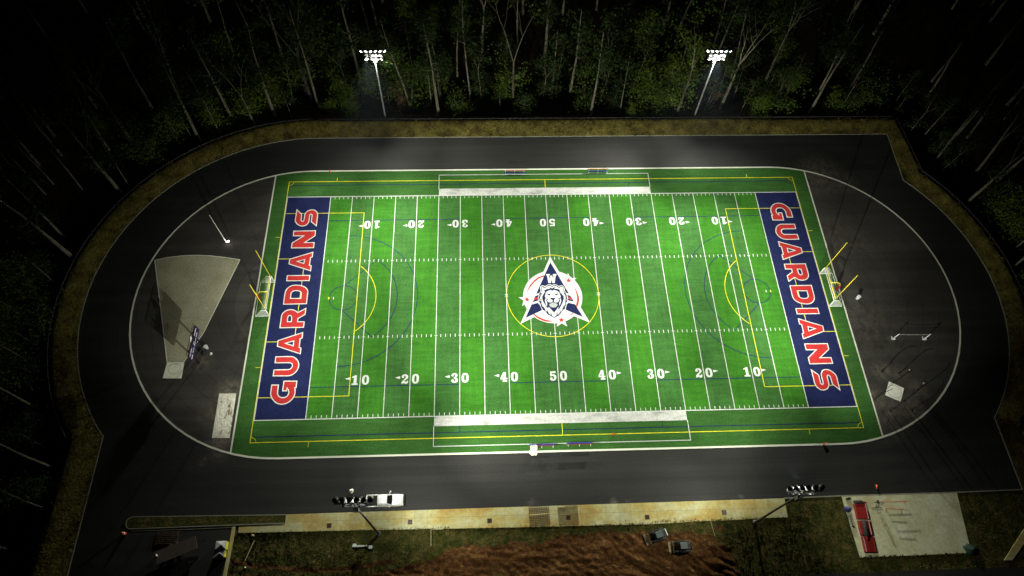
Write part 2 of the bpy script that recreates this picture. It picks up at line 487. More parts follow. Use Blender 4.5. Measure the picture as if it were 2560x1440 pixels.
def terrain(x, y):
    d = out_d(x, y)
    z = -0.35 - 2.3 * sst(d / 7.0)
    if d > 3:
        z += 0.5 * noise.noise((x * 0.06, y * 0.06, 3.1)) * sst((d - 3) / 8)
    return z

def axis(lo, hi, step, far):
    a = []
    x = lo
    while x <= hi + 1e-6:
        a.append(x); x += step
    pre = [lo - far, lo - far * .5, lo - far * .22, lo - far * .08, lo - far * .03]
    post = [hi + far * .03, hi + far * .08, hi + far * .22, hi + far * .5, hi + far]
    return pre + a + post

xs = axis(-170, 170, 2.5, 1800); ys = axis(-100, 170, 2.5, 1800)
mb = MB()
mb.add([(x, y, terrain(x, y)) for y in ys for x in xs],
       [(j * len(xs) + i, j * len(xs) + i + 1, (j + 1) * len(xs) + i + 1, (j + 1) * len(xs) + i) for j in range(len(ys) - 1) for i in range(len(xs) - 1)])
struct(mb.build('ground', M['forest_floor'], smooth=True))

# paved oval with its corner bays, and the lot on the near side
NA = 44
arcL = arc(-50, 0, 40.4, 220.6, 90, NA)
arcR = arc(50, 0, 40.3, 42.6, -42.2, 30)
pave = [(-80.4, -78), (-80.4, -26.4)] + arcL + [(80.0, 40.5), (79.7, 27.3)] + arcR + [(79.85, -27.2), (79.9, -40.15), (47, -40.3), (-47, -40.72), (-55.6, -40.8), (-55.75, -78)]
mb = MB(); mb.flat([pave], 0.0)
struct(mb.build('running_track', M['asphalt']))

def wall_strip(pts, w, z0, z1, name, m):
    b = MB()
    b.strip(pts, w, z1)
    n = len(pts)
    L = b.v[:n]; R = b.v[n:2 * n]
    for side in (L, R):
        vs = [(x, y, z1) for x, y, _ in side] + [(x, y, z0) for x, y, _ in side]
        b.add(vs, [(i, i + 1, n + i + 1, n + i) for i in range(n - 1)])
    return b.build(name, m)

kerb_path = [(-80.5, -78), (-80.5, -26.4)] + arc(-50, 0, 40.5, 220.6, 90, NA) + [(80.1, 40.6), (79.8, 27.3)] + arc(50, 0, 40.4, 42.6, -42.2, 30) + [(79.95, -27.2), (80.0, -40.2)]
struct(wall_strip(kerb_path, 0.18, -0.2, 0.06, 'kerb', M['kerb']))
struct(wall_strip([(37.5, -40.42), (47.5, -40.3), (68.3, -40.27), (79.8, -40.12)], 0.2, -0.2, 0.07, 'kerb', M['kerb']))

# grass bank round the far side
inner = [(-80.6, -78), (-80.6, -45), (-80.6, -26.4)] + arc(-50, 0, 40.6, 220.6, 90, NA) + [(x, 40.6) for x in range(-46, 79, 4)] + [(80.2, 40.7), (79.9, 33), (79.9, 27.3)] + arc(50, 0, 40.5, 42.6, -42.2, 30) + [(80.0, -27.2), (80.0, -45), (80.0, -78)]
outer = [(-86.2, -78), (-86.0, -45), (-85.6, -30.0)] + arc(-50, 0, 44.7, 217.0, 90, NA) + [(x, 44.5) for x in range(-46, 79, 4)] + [(82.6, 44.3), (83.3, 33.5), (83.6, 29.6)] + arc(50, 0, 44.2, 41.0, -42.0, 30) + [(84.6, -30), (84.8, -45), (84.8, -78)]
prof = [(0, 0.03), (.15, .16), (.35, .42), (.6, .78), (.85, 1.0), (1.0, 1.05), (1.10, .55), (1.22, -0.75)]
mb = MB(); vs = []
for (ax_, ay_), (bx_, by_) in zip(inner, outer):
    for t, z in prof:
        x = ax_ + (bx_ - ax_) * t; y = ay_ + (by_ - ay_) * t
        zz = z + (0.22 * noise.noise((x * .5, y * .5, 0)) if 0 < t < 1.05 else 0)
        vs.append((x, y, zz * (1 if y > -30 else .55)))
K = len(prof)
mb.add(vs, [(i * K + k, (i + 1) * K + k, (i + 1) * K + k + 1, i * K + k + 1) for i in range(len(inner) - 1) for k in range(K - 1)])
struct(mb.build('grass_bank', M['dry_grass'], smooth=True))

# building site behind the near straight
def site_h(x, y):
    if y > -44.0:
        return -0.05
    e = sst((-44.0 - y) / 2.5)
    b = bare(x, y)
    z = -0.05
    ac = .57 * x + .82 * y; al = .82 * x - .57 * y; wb = noise.noise((x * .2, y * .2, 8)) * 1.4
    ruts = noise.noise((ac * 1.5 + wb, al * 0.2, 5.0)) * 0.20 + noise.noise((ac * 2.6 + wb, al * .5, 9.0)) * 0.14
    lng = noise.noise((x * 0.14 + wb, y * 2.0 + wb * .5, 2.0)) * 0.13 + noise.noise((x * 1.1, y * 1.6, 6.0)) * .11
    k = sst((x - 2) / 10.0)
    z += 1.1 * e * b * (ruts * (.45 + .75 * k) + lng * (1 - .6 * k) + noise.noise((x * 1.5, y * 1.5, 1)) * .09)
    z += (1 - b) * noise.noise((x * 1.6, y * 1.6, 7)) * .08 * e
    return z

def bare(x, y):
    e = noise.noise((x * .25, y * .4, 0)) * 1.2 + noise.noise((x * .8, y * .8, 3)) * .5
    edge = -45.2 + 0.9 * sst((x + 5) / 6) - 3.4 * sst((-17 - x) / 10)
    b = sst((edge - y + e) / 1.9)
    k = sst((-24 - x) / 9)                                   # further along only wheel tracks in the grass
    if k > 0:
        yy = y + 48.6 + 1.0 * cos((x + 40) * .15)
        tr = max(math.exp(-(yy / .34) ** 2), math.exp(-((yy + 1.7) / .34) ** 2)) * .75 + .22
        b = b * (1 - k) + k * tr * sst((-46.0 - y) / 1.5)
    b *= 1 - sst((x - 23.5 - (1.1 * e) - max(0, (-47 - y)) * .5) / 3.2)
    b *= 1 - 0.55 * sst((noise.noise((x * .12, y * .3, 4)) - .15) / .3) * sst((-6 - x) / 8)
    return max(0.0, min(1.0, b))

gx = []
x = -55.4
while x < 84.6:
    gx.append(x); x += 0.26
gx.append(84.6)
gy = []
y = -40.45
while y > -56:
    gy.append(y); y -= 0.26
gy += [-58, -62, -70, -78]
nx = len(gx)
mb = MB()
mb.add([(x, y, site_h(x, y)) for y in gy for x in gx],
       [(j * nx + i, (j + 1) * nx + i, (j + 1) * nx + i + 1, j * nx + i + 1) for j in range(len(gy) - 1) for i in range(nx - 1)])
site = struct(mb.build('dirt_ground', M['site'], smooth=True))
at_ = site.data.attributes.new('bare', 'FLOAT', 'POINT')
at_.data.foreach_set('value', [bare(x, y) for y in gy for x in gx])

mb = MB()
mb.slab([(-54.6, -43.45), (-54.65, -42.3), (-47.15, -42.2), (-47.15, -40.72), (37.55, -40.42), (37.4, -43.55), (12, -44.05), (-8, -43.9), (-35, -43.6)], -0.3, 0.05)
struct(mb.build('sidewalk', M['sidewalk']))
mb = MB()
isl = arc(-72.2, -41.35, 0.85, 270, 90, 8) + [(-47.25, -40.85), (-47.25, -42.05)]
mb.slab(isl[::-1] if False else isl, -0.1, 0.10)
o = mb.build('verge', M['site']); struct(o)
struct(wall_strip([(-47.2, -40.78)] + arc(-72.2, -41.35, 0.95, 90, 270, 8) + [(-47.2, -42.12)], 0.14, -.1, 0.11, 'kerb', M['kerb']))
struct(wall_strip([(-72.0, -42.62), (-64, -42.6), (-55.3, -42.5)], 0.16, -.1, 0.05, 'kerb', M['kerb']))
struct(wall_strip([(-55.45, -42.4), (-55.5, -44.5), (-55.75, -50), (-55.9, -70)], 0.55, -.1, 0.06, 'kerb', M['sidewalk']))
mb = MB(); mb.slab([(47.6, -40.42), (68.1, -40.38), (67.15, -50.15), (48.1, -50.35)], -0.2, 0.06)
struct(mb.build('concrete_pad', M['pad']))
mb = MB(); mb.flat([[(26, -62), (90, -62), (90, -52.55), (60, -52.6), (40, -52.7), (26, -53.0)]], 0.16)
struct(mb.build('road', M['asphalt']))
mb = MB(); mb.slab([(72.2, -51.5), (73.6, -51.5), (80, -46.2), (80, -47.6 + .0), (79.6, -45.0)][:3] + [(79.0, -45.4)], -.1, 0.2)
struct(mb.build('path', M['sidewalk']))

# ------------------------------------------------------------------ infield pieces
mb = MB(); mb.strip(arc(49.9, 0, 31.25, -90, 90, 40) + arc(-49.9, 0, 31.25, 90, 270, 40), 0.34, 0.03, closed=True)
struct(mb.build('track_line', M['line_white']))

for s in (-1, 1):
    q = [(s * x, y) for x, y in arc(49.9, 0, 31.08, -74.9, 74.9, 40)]
    mb = MB(); mb.flat([q], 0.006)
    struct(mb.build('infield_paving', M['infield']))

sec = [at(*p) for p in ((387, 651), (420, 643.5), (455, 639.5), (490, 638), (525, 639.5), (562, 643.5), (600, 649.5), (509, 832), (460, 905), (418, 905))]
sec = [(p.x, p.y) for p in sec]
mb = MB(); mb.flat([sec[::-1]], 0.014)
mb2 = MB()
vs = []
sector = struct(mb.build('throwing_sector', M['sector_sand']))
mb = MB(); mb.strip([sec[9]] + sec[:9], 0.14, 0.03)
mb.build('border', M['line_white'], sector)
pad = [at(*p) for p in ((418, 905.5), (461, 905.5), (453.5, 946), (407, 946))]
mb = MB(); mb.slab([(p.x, p.y) for p in pad][::-1], -0.1, 0.05)
spad = struct(mb.build('throwing_pad', M['ring_concrete']))
c = at(436.5, 921)
mb = MB(); mb.strip(arc(c.x, c.y, 1.07, 0, 360, 28)[:-1], 0.06, 0.056, closed=True); mb.build('ring', M['kerb'], spad)
mb = MB()
for a0, a1 in ((60, 125),):
    vs = []
    for (r, z) in ((1.10, .054), (1.10, .16), (1.24, .16), (1.24, .054)):
        vs += [(c.x + r * cos(radians(a0 + (a1 - a0) * i / 10)), c.y + r * sin(radians(a0 + (a1 - a0) * i / 10)), z) for i in range(11)]
    mb.add(vs, [(k * 11 + i, k * 11 + i + 1, (k + 1) * 11 + i + 1, (k + 1) * 11 + i) for k in range(3) for i in range(10)])
mb.build('toe_board', M['white_metal'], spad)
pit = [at(*p) for p in ((548, 984), (591, 983.5), (574, 1095), (530, 1095))]
mb = MB(); vs = []
NPX, NPY = 14, 34
for j in range(NPY + 1):
    for i in range(NPX + 1):
        a = pit[0].lerp(pit[1], i / NPX); b = pit[3].lerp(pit[2], i / NPX); p = a.lerp(b, j / NPY)
        e = min(i, NPX - i, j, NPY - j) > 0
        vs.append((p.x, p.y, 0.02 + (0.10 * abs(noise.noise((p.x * 1.3, p.y * .9, 0))) * (1 if 4 < j < 31 else .3) if e else 0)))
mb.add(vs, [(j * (NPX + 1) + i, (j + 1) * (NPX + 1) + i, (j + 1) * (NPX + 1) + i + 1, j * (NPX + 1) + i + 1) for j in range(NPY) for i in range(NPX)])
struct(mb.build('sand_pit', M['pit_sand'], smooth=True))
dp = [at(*p) for p in ((2222, 954), (2260, 971), (2251, 1004), (2213, 988))]
mb = MB(); mb.slab([(p.x, p.y) for p in dp][::-1], -0.1, 0.07)
dpad = struct(mb.build('discus_pad', M['white_slab']))
c = at(2236, 979)
mb = MB(); mb.strip(arc(c.x, c.y, 1.25, 0, 360, 28)[:-1], 0.06, 0.075, closed=True); mb.build('ring', M['kerb'], dpad)

# ------------------------------------------------------------------ the turf and everything painted into it
mb = MB()
a0 = math.degrees(math.acos(8.1 / 31.1))
tb = arc(49.9, 0, 31.1, -90, -a0, 8) + arc(49.9, 0, 31.1, a0, 90, 8) + arc(-49.9, 0, 31.1, 90, 180 - a0, 8) + arc(-49.9, 0, 31.1, 180 + a0, 270, 8)
mb.flat([tb], 0.012)
turf = struct(mb.build('turf_field', M['turf_border']))
mb = MB()
for i in range(-10, 10):
    x0 = i * 5 * YD
    k = i if i >= 0 else -i - 1           # 0 next to midfield ... 9 next to the goal line
    br = (k % 2 == 1)
    if k == 0: br = False
    mb.add([(x0, -24.38, .016), (x0 + 5 * YD, -24.38, .016), (x0 + 5 * YD, 24.38, .016), (x0, 24.38, .016)], [(0, 1, 2, 3)], 0 if br else 1)
mb.build('playing_area', [M['turf_bright'], M['turf_dark']], turf)
mb = MB(); mb.strip([(58, -30.0), (58, 30.0)], 0.28, 0.02); mb.strip([(-58, -30.0), (-58, 30.0)], 0.28, 0.02)
mb.build('edge_strip', M['line_white'], turf)

def line(name, m, z, segs=(), w=0.1, paths=()):
    b = MB()
    for x0, y0, x1, y1 in segs:
        b.strip([(x0, y0), (x1, y1)], w, z)
    for p in paths:
        b.strip(p, w, z)
    return b.build(name, m, turf)

for s in (-1, 1):
    ez = MB(); ez.add([(s * 45.72, -24.38, .022), (s * 54.86, -24.38, .022), (s * 54.86, 24.38, .022), (s * 45.72, 24.38, .022)], [(0, 1, 2, 3) if s > 0 else (3, 2, 1, 0)])
    ez.build('end_zone', M['navy_turf'], turf)
BW = 0.125
for s in (-1, 1):
    # lacrosse lines
    line('lacrosse_line', M['blue_turf'], .026, [(s * 18.3, 18.27, s * 45.72, 18.27)], BW)
    line('lacrosse_line', M['blue_turf'], .026, [(s * 18.3, -18.37, s * 45.72, -18.37)], BW)
    line('lacrosse_line', M['blue_turf'], .026, [(-9.1, s * 18.32, 9.1, s * 18.32)], BW)
    line('lacrosse_line', M['blue_turf'], .026, [(-54.7, s * 27.4, 54.7, s * 27.4)], BW)
    cx = s * 41.1
    q = lambda r, a0, a1: [(s * (-p[0]), p[1]) for p in arc(-41.1, 0.05, r, a0, a1, 40)] if s > 0 else arc(-41.1, 0.05, r, a0, a1, 40)
    line('lacrosse_fan', M['blue_turf'], .026, [], BW, [q(14.45, 90, -90)])
    line('lacrosse_arc', M['blue_turf'], .0265, [], BW, [q(10.5, 54.6, -54.6)])
    line('lacrosse_diagonal', M['blue_turf'], .027, [(cx, 2.75, s * 35.05, 8.58)], BW)
    line('lacrosse_diagonal', M['blue_turf'], .027, [(cx, -2.65, s * 35.05, -8.48)], BW)
    b = MB(); b.strip(arc(cx, .05, 2.7, 0, 360, 36)[:-1], BW, .0275, closed=True); b.build('goal_circle', M['blue_turf'], turf)
    for y in (-1, 1):
        line('lacrosse_tick', M['blue_turf'], .026, [(s * 18.28, y * 26.2, s * 18.28, y * 27.34)], .1)
    # soccer
    YW = 0.125
    b = MB(); b.strip([(s * 54.86, 20.16), (s * 38.42, 20.16), (s * 38.42, -20.16), (s * 54.86, -20.16)], YW, .030); b.build('penalty_box', M['yellow_turf'], turf)
    b = MB(); b.strip([(s * 54.86, 9.12), (s * 49.5, 9.12), (s * 49.5, -9.12), (s * 54.86, -9.12)], YW, .031); b.build('goal_box', M['yellow_turf'], turf)
    b = MB(); b.strip([(s * (-p[0]) if s > 0 else p[0], p[1]) for p in arc(-43.9, 0, 9.15, 51.5, -51.5, 24)], YW, .0315); b.build('penalty_arc', M['yellow_turf'], turf)
    b = MB(); b.strip([(s * 43.9 - .12, 0), (s * 43.9 + .12, 0)], .5, .032); b.build('penalty_spot', M['yellow_turf'], turf)
    b = MB(); b.strip([(s * 42.98, -.27), (s * 42.98, .27)], .16, .044); b.build('conversion_mark', M['white_turf'], turf)
    for y in (-1, 1):
        ca = {(1, 1): (180, 270), (-1, 1): (270, 360), (-1, -1): (0, 90), (1, -1): (90, 180)}[(s, y)]
        b = MB(); b.strip(arc(s * 54.86, y * 28.4, .95, *ca, 8), .1, .032); b.build('corner_arc', M['yellow_turf'], turf)
        line('soccer_tick', M['yellow_turf'], .030, [(s * 44.77, y * 28.5, s * 44.77, y * 29.4)], .1)
        line('soccer_tick', M['yellow_turf'], .030, [(s * 55.1, y * 14.28, s * 56.0, y * 14.28)], .1)
    line('halfway_mark', M['yellow_turf'], .0305, [(0.05, s * 26.2, 0.05, s * 28.35)], .12)
    b = MB(); b.strip([(s * 9.14 - .3, -.3), (s * 9.14 + .3, .3)], .13, .0445); b.strip([(s * 9.14 - .3, .3), (s * 9.14 + .3, -.3)], .13, .0455); b.build('cross_mark', M['white_turf'], turf)
b = MB(); b.strip([(-54.93, -28.4), (54.93, -28.4), (54.93, 28.4), (-54.93, 28.4)], .14, .0295, closed=True); b.build('touchline', M['yellow_turf'], turf)
b = MB(); b.strip(arc(0.05, 0, 9.15, 0, 360, 72)[:-1], .12, .043, closed=True); b.build('centre_circle', M['yellow_turf'], turf)
# football lines
for i in range(-10, 11):
    x = i * 5 * YD
    b = MB(); b.strip([(x, -24.3), (x, 24.3)], 0.125 if abs(i) < 10 else .15, .034); b.build('yard_line', M['white_turf'], turf)
b = MB()
b.strip([(-54.80, -24.38), (54.80, -24.38), (54.80, 24.38), (-54.80, 24.38)], .16, .036, closed=True); b.build('boundary_line', M['white_turf'], turf)
for y0, y1 in ((23.68, 24.22), (-23.68, -24.22), (8.08, 8.72), (-8.12, -8.76)):
    b = MB()
    for k in range(-50, 51):
        if k % 5 and abs(k) < 50:
            b.strip([(k * YD, y0), (k * YD, y1)], .115, .0355)
        elif abs(y0) < 10 and abs(k) < 50:
            b.strip([(k * YD - .3, (y0 + y1) / 2 * 1.0), (k * YD + .3, (y0 + y1) / 2)], .1, .0375)
    b.build('hash_row', M['white_turf'], turf)
for s in (-1, 1):
    b = MB(); b.add([(-22.86, s * 24.46, .033), (22.86, s * 24.46, .033), (22.86, s * 26.2, .033), (-22.86, s * 26.2, .033)], [(0, 1, 2, 3) if s > 0 else (3, 2, 1, 0)])
    b.build('coaching_strip', M['white_worn'], turf)
    b = MB(); b.strip([(-22.9, s * 26.2), (-22.9, s * 29.87), (22.9, s * 29.87), (22.9, s * 26.2)], .12, .0335); b.build('team_box', M['white_turf'], turf)

# ---- yard numbers
GL = {
    '0': [[(.5 * .69 + .345 * math.copysign(abs(cos(radians(a))) ** .85, cos(radians(a))), .5 + .5 * math.copysign(abs(sin(radians(a))) ** .8, sin(radians(a)))) for a in range(0, 360, 15)],
          [(.345 + .11 * cos(radians(a)), .5 + .33 * math.copysign(abs(sin(radians(a))) ** .7, sin(radians(a)))) for a in range(0, 360, 20)]],
    '1': [[(.05, 0), (.65, 0), (.65, .15), (.51, .16), (.51, 1), (.36, 1), (.06, .85), (.06, .72), (.23, .75), (.23, .16), (.05, .15)]],
    '2': [[(.02, 0), (.11, 0), (.14, .05), (.26, .08), (.36, .04), (.46, 0), (.58, .02), (.66, .14), (.66, .34), (.57, .34), (.54, .24), (.47, .22), (.38, .27), (.27, .27), (.33, .35), (.45, .42), (.59, .53), (.66, .68), (.64, .83), (.52, .95), (.34, 1), (.15, .95), (.05, .83), (.03, .69), (.12, .60), (.23, .62), (.28, .71), (.24, .80), (.30, .85), (.38, .83), (.43, .73), (.41, .61), (.33, .51), (.2, .4), (.09, .28), (.03, .14)]],
    '3': [[(.03, .74), (.08, .9), (.2, .98), (.36, 1), (.52, .96), (.63, .85), (.63, .70), (.56, .59), (.48, .53), (.60, .46), (.67, .35), (.66, .2), (.58, .07), (.43, 0), (.24, 0), (.1, .06), (.02, .18), (.03, .30), (.13, .37), (.24, .33), (.27, .24), (.22, .17), (.30, .12), (.40, .17), (.43, .28), (.38, .40), (.26, .46), (.26, .56), (.36, .60), (.41, .71), (.37, .83), (.29, .88), (.22, .84), (.26, .76), (.22, .67), (.12, .65)][::-1]],
    '4': [[(.28, 1), (0, .40), (0, .25), (.31, .25), (.31, .15), (.2, .15), (.2, 0), (.64, 0), (.64, .15), (.53, .15), (.53, .25), (.67, .25), (.67, .40), (.53, .40), (.53, 1)], [(.16, .40), (.31, .40), (.31, .70)]],
    '5': [[(.08, 1), (.06, .46), (.16, .44), (.22, .50), (.33, .52), (.41, .46), (.44, .32), (.41, .18), (.32, .12), (.23, .15), (.28, .22), (.26, .31), (.16, .36), (.06, .32), (.02, .22), (.06, .10), (.18, .02), (.34, 0), (.5, .04), (.62, .16), (.67, .36), (.63, .53), (.52, .64), (.36, .67), (.22, .64), (.22, .80), (.52, .80), (.63, .86), (.60, 1), (.36, .97), (.2, .97)]],
}
H = 1.9
for far in (0, 1):
    for n in range(-4, 5):
        num = 50 - 10 * abs(n)
        x = n * 10 * YD
        b = MB()
        r = -1 if far else 1                    # the far row is read from the other side
        for ch, ox in ((str(num)[0], -1.62), ('0', 0.32)):
            for li in [GL[ch]]:
                loops = [[(x + r * (ox + p[0] * H), r * (-18.08 + p[1] * H)) for p in l] for l in li]
                b.flat(loops, .040)
        o = b.build('yard_number', M['white_turf'], turf)
        if num < 50:
            sg = 1 if n > 0 else -1
            b = MB(); p = [(x + sg * 1.85, r * -16.56), (x + sg * 2.82, r * -16.83), (x + sg * 1.85, r * -17.1)]
            b.flat([p], .040); b.build('arrow', M['white_turf'], o)

# ---- end zone lettering, paced out from the photograph
def rg(ox, oy, pts):
    return [(at(ox + x * 120 / 1234, oy + y * 120 / 1234).x, at(ox + x * 120 / 1234, oy + y * 120 / 1234).y) for x, y in pts]
LET = [
    ((660, 880), [[(190, 838), (388, 838), (362, 1040), (366, 1082), (386, 1122), (422, 1152), (470, 1165), (530, 1158), (582, 1135), (615, 1090), (628, 1040), (618, 985), (600, 950), (597, 1014), (465, 1015), (505, 738), (862, 738), (838, 925), (808, 928), (818, 1000), (808, 1080), (780, 1150), (735, 1222), (670, 1282), (590, 1330), (510, 1352), (430, 1358), (345, 1340), (270, 1292), (210, 1222), (175, 1150), (160, 1090), (162, 1035)]]),
    ((660, 880), [[(293, 115), (690, 105), (765, 120), (832, 162), (885, 228), (909, 300), (905, 370), (880, 445), (832, 520), (762, 580), (690, 615), (620, 626), (222, 628), (248, 453), (625, 443), (668, 430), (703, 400), (720, 350), (712, 315), (690, 297), (650, 288), (272, 293)]]),
    ((670, 760), [[(248, 935), (908, 720), (890, 885), (840, 905), (816, 1113), (862, 1125), (842, 1298), (228, 1098)], [(482, 1012), (652, 966), (638, 1062)]]),
    ((670, 760), [[(340, 290), (380, 225), (440, 175), (510, 146), (590, 135), (670, 146), (735, 180), (770, 212), (988, 95), (968, 275), (785, 380), (775, 448), (946, 448), (924, 612), (293, 625)], [(512, 447), (522, 345), (540, 314), (565, 305), (590, 318), (600, 350), (588, 447)]]),
    ((690, 620), [[(179, 1458), (215, 1200), (236, 1110), (280, 1040), (340, 990), (420, 956), (510, 945), (600, 950), (690, 970), (762, 1005), (812, 1055), (833, 1112), (825, 1200), (794, 1446)], [(385, 1290), (402, 1165), (435, 1127), (490, 1109), (560, 1110), (612, 1127), (642, 1157), (628, 1288)]]),
    ((690, 620), [[(282, 703), (885, 695), (865, 850), (262, 858)]]),
    ((690, 620), [[(345, 282), (962, 98), (945, 240), (900, 255), (873, 440), (918, 450), (900, 603), (320, 418)], [(585, 348), (722, 312), (708, 385)]]),
    ((710, 510), [[(245, 690), (826, 680), (810, 825), (560, 985), (790, 985), (772, 1137), (178, 1143), (200, 1000), (478, 830), (228, 832)]]),
    ((710, 510), [[(328, 130), (468, 262), (452, 418), (464, 437), (490, 437), (502, 420), (526, 272), (560, 215), (612, 170), (680, 146), (740, 140), (800, 155), (850, 195), (874, 245), (878, 292), (840, 585), (690, 462), (714, 292), (705, 275), (690, 275), (676, 290), (655, 440), (630, 500), (582, 550), (520, 575), (450, 580), (380, 560), (320, 515), (285, 462), (278, 418)]]),
]
def area(l):
    return sum(l[i - 1][0] * l[i][1] - l[i][0] * l[i - 1][1] for i in range(len(l))) / 2
def inset(l, w):
    """offset a loop to its left"""
    out = []
    n = len(l)
    for i in range(n):
        a, p, c = Vector(l[i - 1]), Vector(l[i]), Vector(l[(i + 1) % n])
        d1 = (p - a).normalized(); d2 = (c - p).normalized()
        n1 = Vector((-d1.y, d1.x)); n2 = Vector((-d2.y, d2.x))
        m = n1 + n2
        m = m / max(m.length_squared / 2, 0.22) if m.length > 1e-6 else n1
        out.append(tuple(p + m * w))
    return out
LETW = []
for (ox, oy), loops in LET:
    ll = [rg(ox, oy, l) for l in loops]
    ll = [l if (area(l) > 0) == (k == 0) else l[::-1] for k, l in enumerate(ll)]
    LETW.append(ll)
for s in (1, -1):
    for ll in LETW:
        L2 = [[(s * x, s * y) for x, y in l] for l in ll]
        b = MB(); b.flat(L2, .046)
        o = b.build('letter', M['white_turf'], turf)
        b = MB(); b.flat([inset(l, .185) for l in L2], .050)
        b.build('letter_fill', M['red_turf'], o)

# ---- midfield emblem
A_ = lambda pts: [tuple(at(1220 + x / 6, 620 + y / 6).xy) for x, y in pts]
B_ = lambda pts: [tuple(at(1300 + x / 12, 700 + y / 12).xy) for x, y in pts]
C_ = lambda pts: [tuple(at(1340 + x * 90 / 1296, 700 + y * 90 / 1296).xy) for x, y in pts]
logo = MB()
cc = (0.10, -0.62); 
pl, pr_, pb = Vector(A_([(527, 720)])[0]), Vector(A_([(1415, 740)])[0]), Vector(A_([(960, 1146)])[0])
cc = ((pl.x + pr_.x) / 2, (pl.y + pr_.y) / 2); rr = (pr_ - pl).length / 2
logo.flat([arc(cc[0], cc[1], rr, 0, 360, 64)[:-1]], .052)
emb = logo.build('midfield_emblem', M['white_turf'], turf)
b = MB(); b.flat([A_([(930, 135), (485, 1141), (975, 900), (1530, 1121)])], .055); b.build('outer_arrowhead', M['white_turf'], emb)
def star(cx, cy, r, z, name, m):
    p = Vector(A_([(cx, cy)])[0]); b = MB(); pts = []
    for k in range(10):
        a = radians(90 + 36 * k); q = r if k % 2 == 0 else r * .40
        pts.append((p.x + q * cos(a), p.y + q * sin(a)))
    b.flat([pts], z); return b.build(name, m, emb)
for cx, cy in ((585, 775), (1208, 490), (1102, 1082)):
    star(cx, cy, 1.78, .058, 'star', M['white_turf'])
    star(cx, cy, .64, .061, 'star', M['red_turf'])
def em(name, m, z, *loops):
    b = MB(); b.flat(list(loops), z); return b.build(name, m, emb)
em('crescent', M['red_turf'], .061, A_([(840, 412), (838, 434), (770, 456), (700, 510), (640, 580), (602, 640), (580, 685), (595, 628), (630, 556), (690, 488), (760, 438)]))
em('crescent', M['red_turf'], .061, A_([(1290, 575), (1335, 655), (1363, 735), (1366, 790), (1352, 850), (1335, 890), (1318, 860), (1335, 800), (1336, 740), (1318, 660)]))
em('crescent', M['red_turf'], .061, A_([(690, 985), (752, 1030), (830, 1068), (910, 1090), (990, 1100), (905, 1108), (820, 1092), (740, 1052), (680, 1003)]))
em('crescent', M['red_turf'], .061, A_([(1268, 975), (1240, 1000), (1205, 1030), (1252, 1006), (1280, 985)]))
nv = M['navy_turf']
em('arrowhead', nv, .061, A_([(935, 215), (722, 690), (960, 640), (1213, 685)]))
em('arrowhead', nv, .061, B_([(345, 742), (165, 1145), (700, 890), (640, 660)]))
em('arrowhead', nv, .061, B_([(1380, 670), (1330, 880), (1885, 1115), (1655, 735)]))
em('stripe', nv, .061, B_([(450, 492), (430, 548), (600, 500), (600, 430)]))
em('stripe', M['red_turf'], .061, B_([(430, 550), (408, 611), (600, 560), (600, 502)]))
em('stripe', nv, .061, B_([(408, 613), (375, 668), (600, 605), (600, 562)]))
em('stripe', nv, .061, B_([(1380, 438), (1400, 494), (1547, 530), (1505, 475)]))
em('stripe', M['red_turf'], .061, B_([(1380, 490), (1400, 548), (1590, 600), (1548, 532)]))
em('stripe', nv, .061, B_([(1380, 550), (1400, 605), (1612, 655), (1590, 602)]))
em('letter', M['white_turf'], .064, A_([(872, 393), (870, 413), (886, 416), (905, 528), (941, 528), (950, 472), (964, 528), (1000, 528), (1014, 416), (1027, 413), (1028, 393), (974, 393), (974, 412), (984, 416), (977, 470), (962, 416), (938, 416), (923, 470), (915, 416), (927, 412), (927, 393)]))
lion = em('lion_head', M['white_turf'], .064, C_([(150, 300), (160, 240), (200, 205), (250, 198), (300, 212), (335, 232), (400, 178), (470, 158), (530, 164), (578, 192), (625, 164), (690, 160), (750, 178), (822, 225), (880, 200), (940, 198), (1000, 235), (1032, 300), (1036, 395), (1115, 500), (1150, 640), (1150, 850), (1105, 880), (1062, 1085), (880, 1265), (655, 1385), (430, 1270), (220, 1095), (130, 885), (88, 870), (68, 640), (120, 480), (165, 400)]))
def li(name, m, z, pts):
    b = MB(); b.flat([C_(pts)], z); return b.build(name, m, emb)
li('mane_outline', nv, .067, [(182, 300), (195, 242), (250, 218), (335, 272), (400, 204), (470, 184), (530, 194), (578, 232), (630, 194), (700, 184), (770, 212), (830, 270), (880, 224), (940, 218), (992, 255), (1006, 310), (1003, 390), (1072, 470), (1062, 500), (1114, 580), (1098, 610), (1132, 700), (1112, 805), (1082, 812), (1078, 900), (1045, 1000), (1032, 1075), (1000, 1050), (962, 1112), (872, 1225), (850, 1230), (852, 1262), (768, 1312), (655, 1366), (545, 1306), (430, 1254), (330, 1128), (242, 1080), (180, 960), (152, 850), (108, 782), (92, 700), (96, 620), (128, 560), (112, 510), (188, 408)])
li('mane', M['white_turf'], .070, [(206, 312), (212, 262), (250, 244), (332, 302), (402, 238), (472, 214), (540, 226), (578, 266), (622, 226), (692, 214), (762, 242), (833, 302), (882, 252), (932, 244), (974, 272), (984, 320), (984, 402), (1030, 475), (1000, 490), (1072, 592), (1048, 612), (1100, 705), (1078, 762), (1050, 790), (1048, 900), (1010, 985), (1000, 1032), (960, 1084), (868, 1180), (760, 1270), (655, 1336), (548, 1272), (430, 1200), (330, 1085), (268, 1000), (212, 930), (182, 850), (172, 775), (122, 740), (130, 622), (168, 560), (142, 502), (210, 412)])
